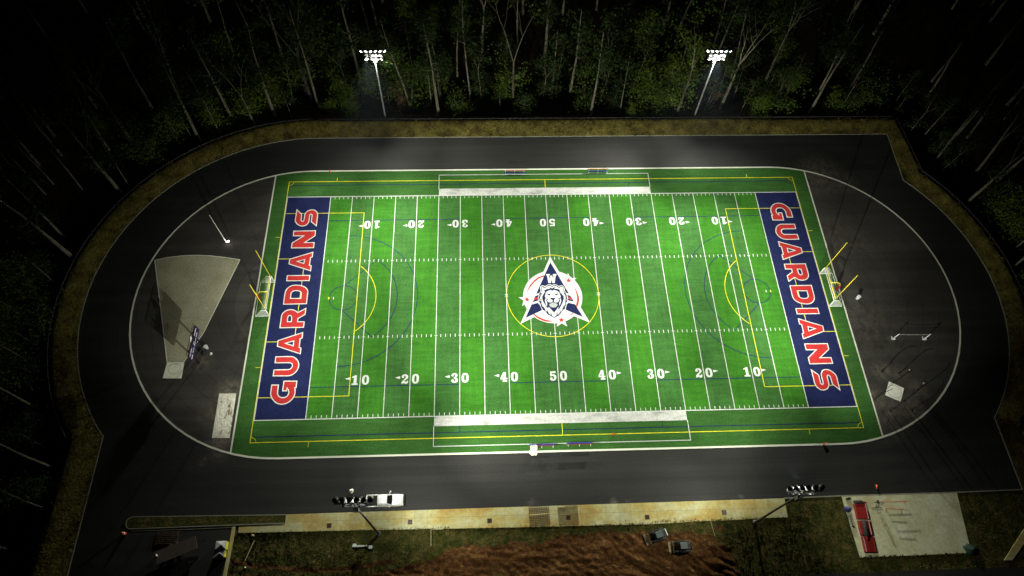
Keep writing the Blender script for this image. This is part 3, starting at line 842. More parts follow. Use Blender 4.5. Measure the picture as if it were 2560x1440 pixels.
li('face_shadow', nv, .073, [(290, 378), (400, 330), (512, 318), (458, 276), (540, 285), (580, 312), (640, 268), (702, 272), (652, 318), (780, 328), (872, 372), (842, 400), (886, 470), (962, 550), (1000, 602), (996, 700), (962, 810), (905, 930), (850, 1030), (762, 1085), (647, 1232), (540, 1085), (450, 1005), (395, 1010), (335, 905), (262, 790), (225, 690), (225, 590), (295, 480), (318, 420)])
li('face', M['white_turf'], .076, [(345, 460), (402, 408), (530, 360), (590, 396), (640, 360), (760, 398), (832, 450), (862, 522), (888, 600), (882, 640), (782, 658), (832, 702), (812, 765), (800, 802), (700, 832), (620, 782), (520, 832), (420, 792), (400, 742), (432, 692), (340, 640), (318, 600), (342, 520)])
li('whisker_lock', M['white_turf'], .076, [(330, 672), (388, 668), (366, 745), (405, 850), (395, 960), (350, 860), (320, 760)])
li('whisker_lock', M['white_turf'], .076, [(838, 680), (895, 672), (908, 760), (880, 855), (842, 950), (832, 850), (868, 745)])
li('beard_lock', M['white_turf'], .076, [(455, 960), (520, 1040), (640, 1170), (640, 1215), (520, 1090), (462, 1040)])
li('beard_lock', M['white_turf'], .076, [(815, 960), (790, 1050), (660, 1215), (655, 1175), (740, 1070)])
li('chin', M['grey_turf'], .076, [(468, 880), (520, 845), (620, 812), (720, 842), (776, 880), (762, 942), (702, 990), (640, 1002), (562, 986), (500, 950)])
li('nose', nv, .079, [(500, 650), (600, 646), (706, 658), (650, 722), (640, 785), (602, 785), (590, 722), (540, 702)])
li('mouth', nv, .079, [(612, 772), (632, 772), (700, 822), (800, 800), (790, 830), (700, 848), (622, 796), (520, 848), (425, 820), (430, 795), (520, 822)])
li('eye', nv, .079, [(385, 488), (512, 512), (505, 568), (430, 542)])
li('eye', nv, .079, [(680, 518), (812, 484), (770, 542), (704, 566)])

for pts in ([(160, 690), (190, 660), (196, 860), (262, 1020), (205, 950), (172, 850)], [(232, 870), (262, 960), (352, 1085), (300, 1060), (255, 1000)],
            [(372, 1060), (402, 1100), (480, 1240), (430, 1225), (392, 1160)], [(512, 1165), (545, 1200), (575, 1280), (540, 1280)], [(772, 1150), (745, 1190), (730, 1290), (772, 1265)],
            [(890, 1070), (862, 1110), (840, 1225), (880, 1190)], [(1012, 880), (985, 960), (930, 1100), (985, 1060), (1020, 980)], [(1080, 690), (1052, 660), (1052, 860), (1010, 1010), (1058, 930)],
            [(150, 470), (225, 480), (205, 530), (150, 540)], [(118, 600), (170, 560), (150, 640), (128, 700)], [(1000, 470), (1075, 500), (1040, 520)], [(1050, 590), (1108, 640), (1100, 720), (1075, 640)],
            [(228, 262), (262, 262), (318, 318), (290, 312)], [(880, 292), (925, 264), (900, 290), (872, 318)]):
    li('lock_shadow', nv, .0725, pts)

# rough grass standing on the bank, the verges and the edges of the building site
GR_ = random.Random(5)
tb_ = MB()
def tuft(x, y, z, h):
    for _ in range(2):
        a = GR_.uniform(0, pi); w = GR_.uniform(.05, .16); lx, ly = GR_.gauss(0, .10), GR_.gauss(0, .10)
        tb_.add([(x - w * cos(a), y - w * sin(a), z), (x + w * cos(a), y + w * sin(a), z), (x + lx, y + ly, z + h)], [(0, 1, 2)])
for i in range(len(inner) - 1):
    p0, p1, q0, q1 = Vector(inner[i]), Vector(inner[i + 1]), Vector(outer[i]), Vector(outer[i + 1])
    for _ in range(int((p1 - p0).length * 16)):
        t = GR_.random(); v = GR_.random(); v = v * v if GR_.random() < .4 else v
        a_, b_2 = p0.lerp(p1, t), q0.lerp(q1, t); p = a_.lerp(b_2, v * 1.02)
        zz = 0
        for (t0, z0), (t1, z1) in zip(prof, prof[1:]):
            if t0 <= v <= t1: zz = z0 + (z1 - z0) * (v - t0) / (t1 - t0)
        if noise.noise((p.x * .3, p.y * .3, 2)) > -.15:
            tuft(p.x, p.y, (zz - .08) * (1 if p.y > -30 else .55), GR_.uniform(.18, .5))
o = tb_.build('dry_grass', M['dry_grass']); tag(o, 'rough dry grass tufts along the bank round the track', 'grass'); o['kind'] = 'stuff'
tb_ = MB()
for _ in range(9000):
    x = GR_.uniform(-55, 84); y = GR_.uniform(-53, -40.6)
    if (-47 < x < 37.6 and y > -43.3) or (47.4 < x < 68.4 and y > -50.2) or (x < -47 and y > -43.6): continue
    if bare(x, y) > .4: continue
    tuft(x, y, site_h(x, y) - .03, GR_.uniform(.10, .32))
for _ in range(900):
    x = GR_.uniform(-55, 37); y = -43.62 - (.4 if -20 < x < 14 else .05) + GR_.gauss(0, .12); tuft(x, y, -.02, GR_.uniform(.12, .35))
for _ in range(300):
    tuft(GR_.uniform(48, 67.5), -50.3 + GR_.gauss(0, .12), -.02, GR_.uniform(.15, .4))
o = tb_.build('site_grass', M['site_grass']); tag(o, 'short rough grass round the building site and the pad', 'grass'); o['kind'] = 'stuff'
# ------------------------------------------------------------------ floodlight poles
def alpha_mat(name, col, fac):
    m, nt, b = new_mat(name)
    b.inputs['Base Color'].default_value = (*col, 1)
    b.inputs['Roughness'].default_value = 0.8
    t = nt.nodes.new('ShaderNodeBsdfTransparent'); x = nt.nodes.new('ShaderNodeMixShader')
    x.inputs[0].default_value = fac
    nt.links.new(t.outputs[0], x.inputs[1]); nt.links.new(b.outputs[0], x.inputs[2])
    nt.links.new(x.outputs[0], nt.nodes['Material Output'].inputs[0])
    return m
M['net'] = alpha_mat('white_netting', (0.75, 0.78, 0.76), 0.30)
M['fence_mesh'] = alpha_mat('chain_link', (0.05, 0.05, 0.05), 0.35)

LIGHTS = [  # pole, aim x, aim y, cone, intensity
(0,-30,-32,60,3897.0),
(0,-52,-8,42,1227.0),
(0,-20,-32,80,1893.0),
(0,-20,28,80,359.0),
(0,-40,16,80,288.0),
(0,-52,16,42,677.0),
(0,-52,28,80,115.0),
(0,0,28,60,609.0),
(1,30,-32,60,4785.0),
(1,52,-8,42,1250.0),
(1,-10,16,60,1607.0),
(1,40,16,80,468.0),
(1,-10,-32,60,4017.0),
(1,0,28,60,548.0),
(1,20,28,80,332.0),
(2,-52,4,42,1495.0),
(2,-65,-8,42,1110.0),
(2,0,28,60,3688.0),
(2,-20,-32,80,353.0),
(2,-40,-8,60,824.0),
(2,0,-20,60,2156.0),
(3,57,-46,60,230),
(2,-14,-42,70,260),
(3,12,-42,70,260),
(2,-34,-38,80,120),
(3,52,4,42,2750.0),
(3,65,-8,42,1272.0),
(3,-10,28,60,2265.0),
(3,30,-8,80,530.0),
(3,30,-32,80,141.0),
(3,20,-32,80,257.0),
(3,40,4,42,1114.0)]
KW = 39.5 * 1.44
LCOL = (1.0, 0.995, 0.87)

def shell_mesh():
    b = MB()
    b.lathe([(.09, -.42), (.20, -.36), (.33, -.14), (.40, .10), (.43, .14), (.40, .12), (.32, -.12), (.15, -.30), (.0, -.32)], 14)
    vs = []                                                   # visor over the upper half
    for r0, z in ((.43, .12), (.45, .22)):
        vs += [(r0 * cos(radians(a)), r0 * sin(radians(a)), z) for a in range(0, 181, 18)]
    n = 11
    b.add(vs, [(i, i + 1, n + i + 1, n + i) for i in range(n - 1)])
    b.tube([(0, 0, -.40), (0, -.0, -.55), (0, -.35, -.55)], .05, 6)
    return b
def lens_mesh():
    b = MB(); b.lathe([(.24, .09), (.23, .13), (.17, .19), (.09, .21), (.0, .22)], 14); return b
SHELL = LENS = SHELL_LIT = None
poles = []
specs = [
    ('tall galvanised floodlight pole standing behind the far bank at the scoreboard end', at(965, 302, -1.0), at(932.5, 126, 19.35)),
    ('tall galvanised floodlight pole standing behind the far bank at the high jump end', at(1733, 299, -1.0), at(1797, 126, 19.3)),
    ('tall floodlight pole on the near sidewalk edge beside the white pickup', at(947, 1334, 0.0), at(882, 1258, 24.2)),
    ('tall floodlight pole on the near grass beside the concrete pad', at(1888, 1306, 0.0), at(2015, 1227.5, 21.7)),
]
for pi_, (lab, base, top) in enumerate(specs):
    t = thing('floodlight_pole', lab, 'floodlight', base, 0, 'floodlight poles round the stadium')
    rel = top - base
    b = MB(); b.tube([Vector((0, 0, -.6)), rel * .5, rel * 1.0], [.21, .17, .12], 12); b.build('pole', M['galv'] if pi_ < 2 else M['steel_shaded'], t, True)
    b = MB(); b.lathe([(.42, -.3), (.42, .12), (.30, .2)], 12); b.build('base_plate', M['steel_shaded'], t)
    d = 1 if base.y < 0 else -1
    aims = [(a[1], a[2]) for a in LIGHTS if a[0] == pi_]
    b = MB(); b.box((rel.x, rel.y - .35 * d, rel.z - 2.9), (.7, .45, 1.1)); b.build('ballast_box', M['galv'], t)
    k = 0
    for row, (n, drop, span) in enumerate(((6, 0.1, 4.6), (4, 1.05, 2.9), (4, 1.95, 3.1))):
        c = rel * (1 - drop / rel.length)
        b = MB(); b.box((c.x, c.y, c.z), (span + .5, .14, .16)); 
        if row: b.box((c.x, c.y + .16 * d, c.z - .16), (span + .3, .40, .05))
        b.build('crossarm', M['galv'], t)
        for i in range(n):
            x = c.x + (i / (n - 1) - .5) * span
            ax_, ay_ = aims[k % len(aims)] if n == 4 else (base.x * .5 + (i - 2.5) * 20 * (1), -base.y * .05)
            k += 1
            h = Vector((x, c.y + .38 * d, c.z + (.30 if row == 0 else .12)))
            dirv = (Vector((ax_, ay_, 0)) - (base + h)).normalized()
            if SHELL is None:
                SHELL = shell_mesh().build('floodlight', M['lamp_shell'], t, True); o = SHELL
                LENS = lens_mesh().build('lens', M['lens'], o)
            else:
                if row and SHELL_LIT is None:
                    o = SHELL_LIT = shell_mesh().build('floodlight', M['galv'], t, True)  # lower heads: light falling from the upper row put into a paler shell
                else:
                    o = (SHELL_LIT if row else SHELL).copy(); COL.objects.link(o); o.parent = t
                l = LENS.copy(); COL.objects.link(l); l.parent = o
            o.location = h
            o.rotation_euler = dirv.to_track_quat('Z', 'Y').to_euler()
    poles.append((t, base, rel, d))
cnt = [0] * 4
for (pi_, ax_, ay_, cone, I) in LIGHTS:
    t, base, rel, d = poles[pi_]
    n = sum(1 for a in LIGHTS if a[0] == pi_)
    i = cnt[pi_]; cnt[pi_] += 1
    L = bpy.data.lights.new('floodlight_beam', 'SPOT')
    L.energy = I * KW
    L.spot_size = radians(cone); L.spot_blend = 1.0
    L.shadow_soft_size = 0.2
    L.color = LCOL
    o = bpy.data.objects.new('floodlight_beam', L); COL.objects.link(o)
    o.parent = t
    loc = rel + Vector(((i / (n - 1) - .5) * 2.6, 1.7 * d, -(i % 3) * .7 - .3))
    o.location = loc
    o.rotation_euler = (Vector((ax_, ay_, 0)) - (base + loc)).to_track_quat('-Z', 'Y').to_euler()
SPILL = ((0, 1), (1, 1), (2, 1), (3, 1))
for pi_, en in ((0, 1500), (1, 2300), (2, 170), (3, 260)):
    t, base, rel, d = poles[pi_]
    L = bpy.data.lights.new('floodlight_spill', 'POINT'); L.energy = en; L.shadow_soft_size = .5; L.color = LCOL
    o = bpy.data.objects.new('floodlight_spill', L); COL.objects.link(o); o.parent = t
    o.location = rel + Vector((0, 1.4 * d, -2.6)) if pi_ < 2 else rel + Vector((0, .9 * d, -.55))

# ------------------------------------------------------------------ goals
def goal_post(s, label):
    t = thing('goal_post', label, 'goal post', (s * 57.25, 0.03, 0), 0 if s < 0 else pi, 'yellow football goal posts')
    b = MB(); b.tube([(0, 0, 0), (0, 0, 1.7), (.12, 0, 2.35), (.5, 0, 2.85), (1.05, 0, 3.05), (2.35, 0, 3.05)], .085, 10); b.build('gooseneck', M['yellow_metal'], t, True)
    b = MB(); b.tube([(2.35, -3.56, 3.05), (2.35, 3.56, 3.05)], .07, 10); b.build('crossbar', M['yellow_metal'], t, True)
    for y in (-3.56, 3.56):
        b = MB(); b.tube([(2.35, y, 3.0), (2.35, y, 12.25)], .065, 8); b.build('upright', M['yellow_metal'], t, True)
    b = MB(); b.lathe([(.26, 0.03), (.30, .1), (.30, 1.75), (.26, 1.83)], 14); b.build('post_pad', M['red_pad'], t, True)
    return t
goal_post(-1, 'yellow football goal post with red padded base at the scoreboard end')
goal_post(1, 'yellow football goal post with red padded base at the high jump end')

def soccer_goal(s, label):
    t = thing('soccer_goal', label, 'soccer goal', (s * 54.85, .05, 0.02), 0 if s < 0 else pi, 'white soccer goals under the goal posts')
    R = .06; W = 3.72
    b = MB(); b.tube([(0, -W, 2.44), (0, W, 2.44)], R, 8); b.build('crossbar', M['white_metal'], t, True)
    for y in (-W, W):
        b = MB(); b.tube([(0, y, 0), (0, y, 2.5)], R, 8); b.build('post', M['white_metal'], t, True)
        b = MB(); b.tube([(0, y, 2.44), (-.95, y, 2.44), (-2.7, y, .05), (0, y, .05)], .05, 6); b.build('side_frame', M['white_metal'], t)
    b = MB(); b.tube([(-2.7, -W, .05), (-2.7, W, .05)], .04, 6); b.build('ground_bar', M['white_metal'], t)
    b = MB()
    prof_ = [(0, 2.42), (-.95, 2.42), (-1.5, 1.55), (-2.1, .8), (-2.68, .07)]
    vs = []; N = 16
    for j in range(N + 1):
        y = -W + 2 * W * j / N
        for k, (x, z) in enumerate(prof_):
            sag = (.25 if 0 < k < 4 else 0) * abs(sin(j * 1.9 + k)) * (0 if j in (0, N) else 1)
            vs.append((x, y, z - sag * .6))
    b.add(vs, [(j * 5 + k, j * 5 + k + 1, j * 5 + 5 + k + 1, j * 5 + 5 + k) for j in range(N) for k in range(4)])
    for y in (-W, W):
        b.add([(0, y, 2.4), (-.95, y, 2.4), (-2.65, y, .07), (0, y, .07)], [(0, 1, 2, 3)])
    b.build('net', M['net'], t)
    return t
soccer_goal(-1, 'white soccer goal with net on the goal line at the scoreboard end')
soccer_goal(1, 'white soccer goal with net on the goal line at the high jump end')

# ------------------------------------------------------------------ benches
def bench(loc, rz, label, g_):
    t = thing('team_bench', label, 'bench', loc, rz, g_)
    b = MB(); b.box((0, 0.02, .46), (4.55, .32, .05)); b.build('seat', M['blue_plank'], t)
    b = MB(); b.box((0, .31, .84), (4.55, .05, .26)); b.build('backrest', M['red_plank'], t)
    for x in (-2.0, 0, 2.0):
        b = MB(); b.tube([(x, -.12, 0), (x, -.12, .42), (x, .26, .42), (x, .28, .95)], .035, 6); b.tube([(x, -.2, .03), (x, .5, .03)], .035, 6); b.tube([(x, .26, .42), (x, .45, .03)], .03, 6)
        b.build('leg', M['white_metal'], t)
    return t
bench((-6.45, 29.98, .01), 0.0, 'blue bench with red backrest on the far sideline toward the scoreboard end', 'blue and red team benches')
bench((11.85, 30.2, .01), 0.0, 'blue bench with red backrest straddling the far turf edge line', 'blue and red team benches')
bench((-3.8, -30.15, .01), pi, 'near sideline bench with a white sheet thrown over it', 'blue and red team benches')
bench((2.9, -30.02, .01), pi, 'empty near sideline bench next to the white draped one', 'blue and red team benches')

# white sheet hanging from the bench to the turf
b = MB(); vs = []; NU, NV = 14, 16
for j in range(NV + 1):
    v = j / NV
    for i in range(NU + 1):
        u = i / NU
        x = -5.95 + 1.25 * u + .12 * sin(v * 5 + 1) * (1 - u) + .08 * sin(v * 9)
        y = -30.38 - 1.55 * v - .06 * sin(u * 7)
        zb = 1.0 * (1 - sst(v / .28)) + .06
        z = zb + .10 * noise.noise((u * 4, v * 4, 0)) * (1 if v > .2 else .3) + .05
        if v > .8: x += (u - .5) * -.5 * (v - .8) / .2
        vs.append((x, y, z))
b.add(vs, [(j * (NU + 1) + i, j * (NU + 1) + i + 1, (j + 1) * (NU + 1) + i + 1, (j + 1) * (NU + 1) + i) for j in range(NV) for i in range(NU)])
tag(b.build('white_sheet', M['cloth_white'], None, True), 'crumpled white sheet hanging off the end of a near sideline bench', 'sheet')
def heap(name, label, cat, p, r, h, m, seed=0, flat_=1.0):
    b = MB(); vs = []; n = 14; rings = 5
    for k in range(rings + 1):
        for i in range(n):
            a = 2 * pi * i / n; q = r * (1 - (k / rings) ** 1.6) * (1 + .5 * noise.noise((cos(a) * 1.3, sin(a) * 1.3, seed)))
            z = h * (k / rings) * (1 + .4 * noise.noise((cos(a) * 2, sin(a) * 2, seed + k * .7)))
            vs.append((q * cos(a), q * sin(a) * flat_, max(z, 0)))
    b.add(vs, [(k * n + i, k * n + (i + 1) % n, (k + 1) * n + (i + 1) % n, (k + 1) * n + i) for k in range(rings) for i in range(n)])
    return tag(b.build(name, m, None, True, p), label, cat)
heap('rag', 'white crumpled rag lying on the asphalt above the pickup bed', 'rag', at(878.5, 1227, 0), .42, .3, M['cloth_white'], 3, .9)
b = MB(); b.lathe([(.10, 0), (.13, .32), (.11, .33), (.09, .04)], 10)
tag(b.build('cup', M['white_metal'], None, True, at(977, 1229.5, 0)), 'small white cup standing on the asphalt beside the pickup hood', 'cup')
b = MB(); b.bevbox((0, 0, .06), (.30, .2, .12), .03); tag(b.build('scrap', M['wood_brown'], None, False, at(1250, 1070.5, .02)), 'small brownish scrap on the turf under the near coaching strip', 'scrap')

# ------------------------------------------------------------------ cones
def cone(p, label, rz=0.0, lying=False, drum=False):
    t = thing('traffic_drum' if drum else 'traffic_cone', label, 'traffic drum' if drum else 'cone', p, rz, None if drum else 'orange cones')
    if drum:
        b = MB(); b.lathe([(.28, .08), (.26, .4), (.22, .8), (.2, .95), (.08, 1.0)], 12); b.build('body', M['orange'], t, True)
        b = MB(); b.lathe([(.265, .45), (.235, .72)], 12); b.build('band', M['white_metal'], t)
        b = MB(); b.lathe([(.36, 0), (.36, .08), (.28, .09)], 12); b.build('base', M['dark'], t)
    else:
        mt = Matrix.Rotation(radians(80), 4, 'X') if lying else Matrix.Identity(4)
        if lying: mt = Matrix.Translation((0, 0, .2)) @ mt
        b = MB(); b.lathe([(.19, .03), (.12, .35), (.05, .68), (.02, .72)], 10, 0, mt); b.build('body', M['orange'], t, True)
        b = MB(); vs = []
        b.lathe([(.26, 0), (.26, .035), (.18, .05)], 4, 0, mt); b.build('base', M['orange'], t)
    return t
cone(at(825.5, 430), 'orange cone at the far turf edge near the corner arc', .3)
cone(at(1533, 1086, .02), 'orange cone on the yellow touchline in the near team box', 1.2)
cone(at(2057.5, 1111.5), 'orange cone lying on the white near track line', 2.0, True)
cone(at(2190.5, 1214), 'orange cone lying alone on the dark asphalt above the concrete pad', -.4, True)
cone(at(312, 1335), 'orange white banded traffic drum beside the rounded verge tip', 0, False, True)

# ------------------------------------------------------------------ scoreboard
X0 = -66.25
t = thing('scoreboard', 'dark blue scoreboard on two black posts beside the throwing sector', 'scoreboard', (X0, -11.0, 0))
for y in (1.45, -1.95):
    b = MB(); b.box((-.16, y, 1.6 + .0), (.22, .22, 3.2)); b.box((-.16, y, 4.3), (.18, .22, 2.4)); b.build('post', M['black'], t)
b = MB(); b.bevbox((0, 0, 4.25), (.22, 6.3, 1.9), .03); pn = b.build('panel', M['navy_panel'], t)
b = MB(); b.box((.115, 0, 3.29), (.02, 6.3, .04)); b.box((.115, 0, 5.21), (.02, 6.3, .04)); b.box((.115, 3.15, 4.25), (.02, .04, 1.9)); b.box((.115, -3.15, 4.25), (.02, .04, 1.9)); b.build('trim', M['trim_red'], pn)
b = MB(); b.box((.117, .25, 4.78), (.02, 2.0, .75)); b.build('dark_window', M['panel_dark'], pn)
for (y, z, w, h) in ((1.95, 4.85, 1.45, .17), (-1.75, 4.85, .95, .17), (-2.6, 4.85, .62, .17), (1.75, 4.05, .95, .16), (.85, 4.0, .5, .16), (.0, 4.0, .85, .16), (-.95, 4.0, .5, .16), (-1.55, 4.0, .42, .16), (-2.55, 3.98, .9, .16), (-.1, 4.55, .65, .10)):
    b = MB(); b.box((.125, y, z), (.03, w, h)); b.build('caption', M['white_metal'], pn)
b = MB()
for z in (5.32, 6.05): b.tube([(-.05, -3.1, z), (-.05, 3.1, z)], .045, 5)
for i in range(13):
    y = -3.1 + i * 6.2 / 12
    b.tube([(-.05, y, 5.32), (-.05, y + (.5 if i < 12 else 0), 6.05)], .03, 4)
    b.tube([(-.05, y, 6.05), (-.05, y, 5.32)], .025, 4)
b.build('truss', M['black'], t)
b = MB(); b.lathe([(.35, -.02), (.35, .02)], 14, 0, Matrix.Translation((.02, .3, 5.75)) @ Matrix.Rotation(pi / 2, 4, 'Y')); b.box((.02, -.1, 5.6), (.05, .5, .3)); b.build('badge', M['white_metal'], t)

# ------------------------------------------------------------------ flag pole and its lamp
t = thing('flag_pole', 'bare white flag pole without a flag above the throwing sector', 'flag pole', at(565.5, 605))
b = MB(); b.tube([(0, 0, 0), (0, 0, 9.4)], [.09, .05], 8); b.build('pole', M['white_metal'], t, True)
b = MB(); b.lathe([(.0, 9.36), (.10, 9.45), (.0, 9.58)], 8); b.build('finial', M['white_metal'], t, True)
b = MB(); b.lathe([(.2, 0), (.2, .08), (.1, .16)], 10); b.build('collar', M['white_metal'], t)
t = thing('ground_light', 'small lit ground lamp at the foot of the flag pole', 'lamp', at(571.5, 605.5))
b = MB(); b.lathe([(.20, 0), (.20, .18), (.26, .25), (.22, .26), (.18, .18)], 12); b.build('housing', M['black'], t)
b = MB(); b.lathe([(0, .25), (.21, .25), (.21, .27), (0, .29)], 12); b.build('lens', M['lens'], t)
L = bpy.data.lights.new('lamp_beam', 'POINT'); L.energy = 28; L.color = (1, .93, .85); L.shadow_soft_size = .15
o = bpy.data.objects.new('lamp_beam', L); COL.objects.link(o); o.parent = t; o.location = (-.1, 0, .55)

# ------------------------------------------------------------------ bins
def bin_(p, label):
    t = thing('bin', label, 'bin', p, 0, 'round litter bins on the asphalt')
    b = MB(); b.lathe([(.30, 0), (.34, .9), (.37, .95), (.33, .96), (.28, .05)], 14); b.build('barrel', M['bin_white'], t, True)
    b = MB(); b.lathe([(0, .5), (.3, .5)], 14); b.build('bag', M['black'], t)
    b = MB(); b.lathe([(.375, .86), (.385, .93), (.36, .97)], 14); b.build('rim', M['bin_white'], t)
    return t
bin_(at(518, 871), 'white open bin standing in front of the scoreboard')
bin_(at(2142.5, 746.5), 'white open bin standing behind the high jump end goal')
b = MB(); b.lathe([(.30, 0), (.34, .75), (.36, .8), (.30, .8), (.26, .1)], 12)
tag(b.build('tub', M['dark'], None, True, at(508, 884)), 'dark round tub in the shade of the scoreboard', 'tub')
heap('scrap', 'pale scrap lying on the asphalt near the scoreboard bin', 'scrap', at(527.5, 884.5), .3, .12, M['cloth_white'], 8)

# ------------------------------------------------------------------ high jump stands
stands = []
for (px, py), w in (((2233, 847), 'nearer the field'), ((2310.5, 847.5), 'farther from the field')):
    p = at(px, py)
    t = thing('high_jump_stand', 'white high jump stand on the asphalt, the one ' + w, 'high jump stand', p, 0, 'white high jump stands')
    b = MB(); b.box((0, 0, 1.15), (.13, .13, 2.2)); b.build('upright', M['white_metal'], t)
    b = MB(); b.box((0, -.05, .06), (.9, .16, .1)); b.box((-.2, .1, .065), (.16, .8, .09)); b.box((.1, -.15, .2), (.3, .3, .25)); b.build('base', M['white_metal'], t)
    b = MB(); b.box((.07, 0, 1.95), (.2, .1, .06)); b.build('peg', M['black'], t)
    stands.append(p)
b = MB(); pts = [stands[0].lerp(stands[1], i / 12) + Vector((0, 0, 2.02 - .10 * sin(pi * i / 12))) for i in range(13)]
b.tube(pts, .028, 6)
tag(b.build('crossbar', M['white_metal']), 'thin white bar sagging between the two high jump stands', 'bar')

# ------------------------------------------------------------------ throwing cage posts
zh = lambda x, y: at(2120 + x / 3.6, 680 + y / 3.6)
ctr = at(2237, 979)
CP = [((307, 890), 'bent black cage post nearest the goal post on the field side of the pale pad'),
      ((460, 912), 'bent black cage post just above the pale concrete pad'),
      ((240, 1145), 'bent black cage post closest to the turf edge beside the pale pad'),
      ((380, 1250), 'bent black cage post just below the pale concrete pad'),
      ((575, 1240), 'bent black cage post closest to the curved white track line'),
      ((630, 1060), 'bent black cage post between the pale pad and the high jump stands')]
for (q, lab) in CP:
    p = zh(*q)
    d = Vector((ctr.x - p.x, ctr.y - p.y)); d.normalize()
    t = thing('cage_post', lab, 'cage post', p, atan2(d.y, d.x), 'black cage posts round the throwing pad')
    b = MB(); b.tube([(0, 0, 0), (0, 0, 2.6), (.10, 0, 3.2), (.35, 0, 3.75), (.8, 0, 4.2), (1.3, 0, 4.45)], [.065] * 3 + [.06, .055, .05], 8); b.build('post', M['black'], t, True)
    b = MB(); b.lathe([(.22, 0), (.22, .05), (.1, .1)], 8); b.build('sleeve', M['black'], t)
for i, (px, py, lab) in enumerate(((2274, 924.5, 'pale pebble of rubble on asphalt above the cage posts'), (2309, 958, 'pale crumpled paper lying beside a cage post'))):
    heap('scrap', lab, 'scrap', at(px, py), .16, .12, M['cloth_white'], 11 + i)

# ------------------------------------------------------------------ fence behind the bank
def fence(pts, label, name='chain_link_fence'):
    t = thing(name, label, 'fence', (pts[0][0], pts[0][1], 0))
    P = [Vector((x - pts[0][0], y - pts[0][1], z)) for x, y, z in pts]
    acc = [0]
    for a, c in zip(P, P[1:]): acc.append(acc[-1] + (c - a).length)
    n = max(2, int(acc[-1] / 3.0))
    proto = None
    for i in range(n + 1):
        s = acc[-1] * i / n; k = max(j for j in range(len(acc)) if acc[j] <= s + 1e-6); k = min(k, len(P) - 2)
        q = P[k].lerp(P[k + 1], (s - acc[k]) / (acc[k + 1] - acc[k]))
        if proto is None:
            b = MB(); b.tube([(0, 0, -.9), (0, 0, 1.15)], .045, 6); proto = b.build('post', M['black'], t); proto.location = q
        else:
            o = proto.copy(); COL.objects.link(o); o.parent = t; o.location = q
    b = MB(); b.tube([p + Vector((0, 0, 1.1)) for p in P], .035, 5); b.build('top_rail', M['black'], t)
    b = MB(); vs = [p + Vector((0, 0, -.6)) for p in P] + [p + Vector((0, 0, 1.08)) for p in P]; m_ = len(P)
    b.add(vs, [(i, i + 1, m_ + i + 1, m_ + i) for i in range(m_ - 1)]); b.build('mesh_panel', M['fence_mesh'], t)
fz = .15
fence([(x, y, fz) for x, y in arc(-50, 0, 45.1, 217, 92, 30)], 'low black chain link fence curving along the bank at the scoreboard end')
fence([(x, 44.95, fz) for x in range(-50, 83, 6)], 'long straight low fence along the top of the far bank')
fence([(83.0, 44.4, fz), (83.7, 33.8, fz), (84.0, 30.0, fz)] + [(x, y, fz) for x, y in arc(50, 0, 44.7, 40.5, -41, 20)], 'low black chain link fence curving along the bank at the high jump end')

# ------------------------------------------------------------------ pickup truck
t = thing('pickup_truck', 'white crew cab pickup parked along the near sidewalk kerb', 'pickup truck', (-30.7, -39.1, 0), radians(.8))
b = MB()
def ring_loft(b, secs, mi=0):
    """secs: (x, half width bottom, half width top, z bottom, z top) front faces closed"""
    vs = []; n = 8
    for x, wb, wt, z0, z1 in secs:
        zm = z0 + (z1 - z0) * .55; e = .08
        vs += [(x, -wb + e, z0), (x, -wb, z0 + e), (x, -wb, zm), (x, -wt, z1 - e), (x, -wt + 2 * e, z1), (x, wt - 2 * e, z1), (x, wt, z1 - e), (x, wb, zm), (x, wb, z0 + e), (x, wb - e, z0)]
    n = 10
    fs = [tuple(range(n)), tuple((len(secs) - 1) * n + k for k in range(n - 1, -1, -1))]
    for i in range(len(secs) - 1):
        for k in range(n):
            j = (k + 1) % n
            fs.append((i * n + k, (i + 1) * n + k, (i + 1) * n + j, i * n + j))
    b.add(vs, fs, mi)
ring_loft(b, [(3.02, .72, .66, .55, .95), (2.9, .94, .84, .48, 1.10), (2.3, .99, .90, .45, 1.20), (1.35, 1.0, .93, .45, 1.25), (1.0, 1.0, .94, .45, 1.26), (-1.22, 1.0, .95, .45, 1.28)])
ring_loft(b, [(-1.2, .98, .95, .5, .78), (-3.05, .98, .95, .5, .78)])
for s in (-1, 1):
    b.box((-2.13, s * .94, .98), (1.85, .11, .62))
b.box((-3.04, 0, .98), (.10, 1.9, .62))
b.build('body', M['truck_white'], t, True)
b = MB(); b.box((-2.13, 0, .81), (1.78, 1.78, .05)); b.box((-1.26, 0, 1.05), (.04, 1.78, .5)); b.build('bed_liner', M['dark'], t)
b = MB(); ring_loft(b, [(1.25, .93, .90, 1.18, 1.27), (.42, .90, .72, 1.18, 1.86), (.1, .9, .74, 1.18, 1.93), (-.9, .9, .74, 1.18, 1.92), (-1.18, .9, .74, 1.18, 1.86)]); cab = b.build('cab', M['truck_white'], t, True)
b = MB(); b.add([(1.22, -.82, 1.30), (1.22, .82, 1.30), (.44, .64, 1.88), (.44, -.64, 1.88)], [(0, 1, 2, 3)]); b.build('windshield', M['glass_dark'], cab)
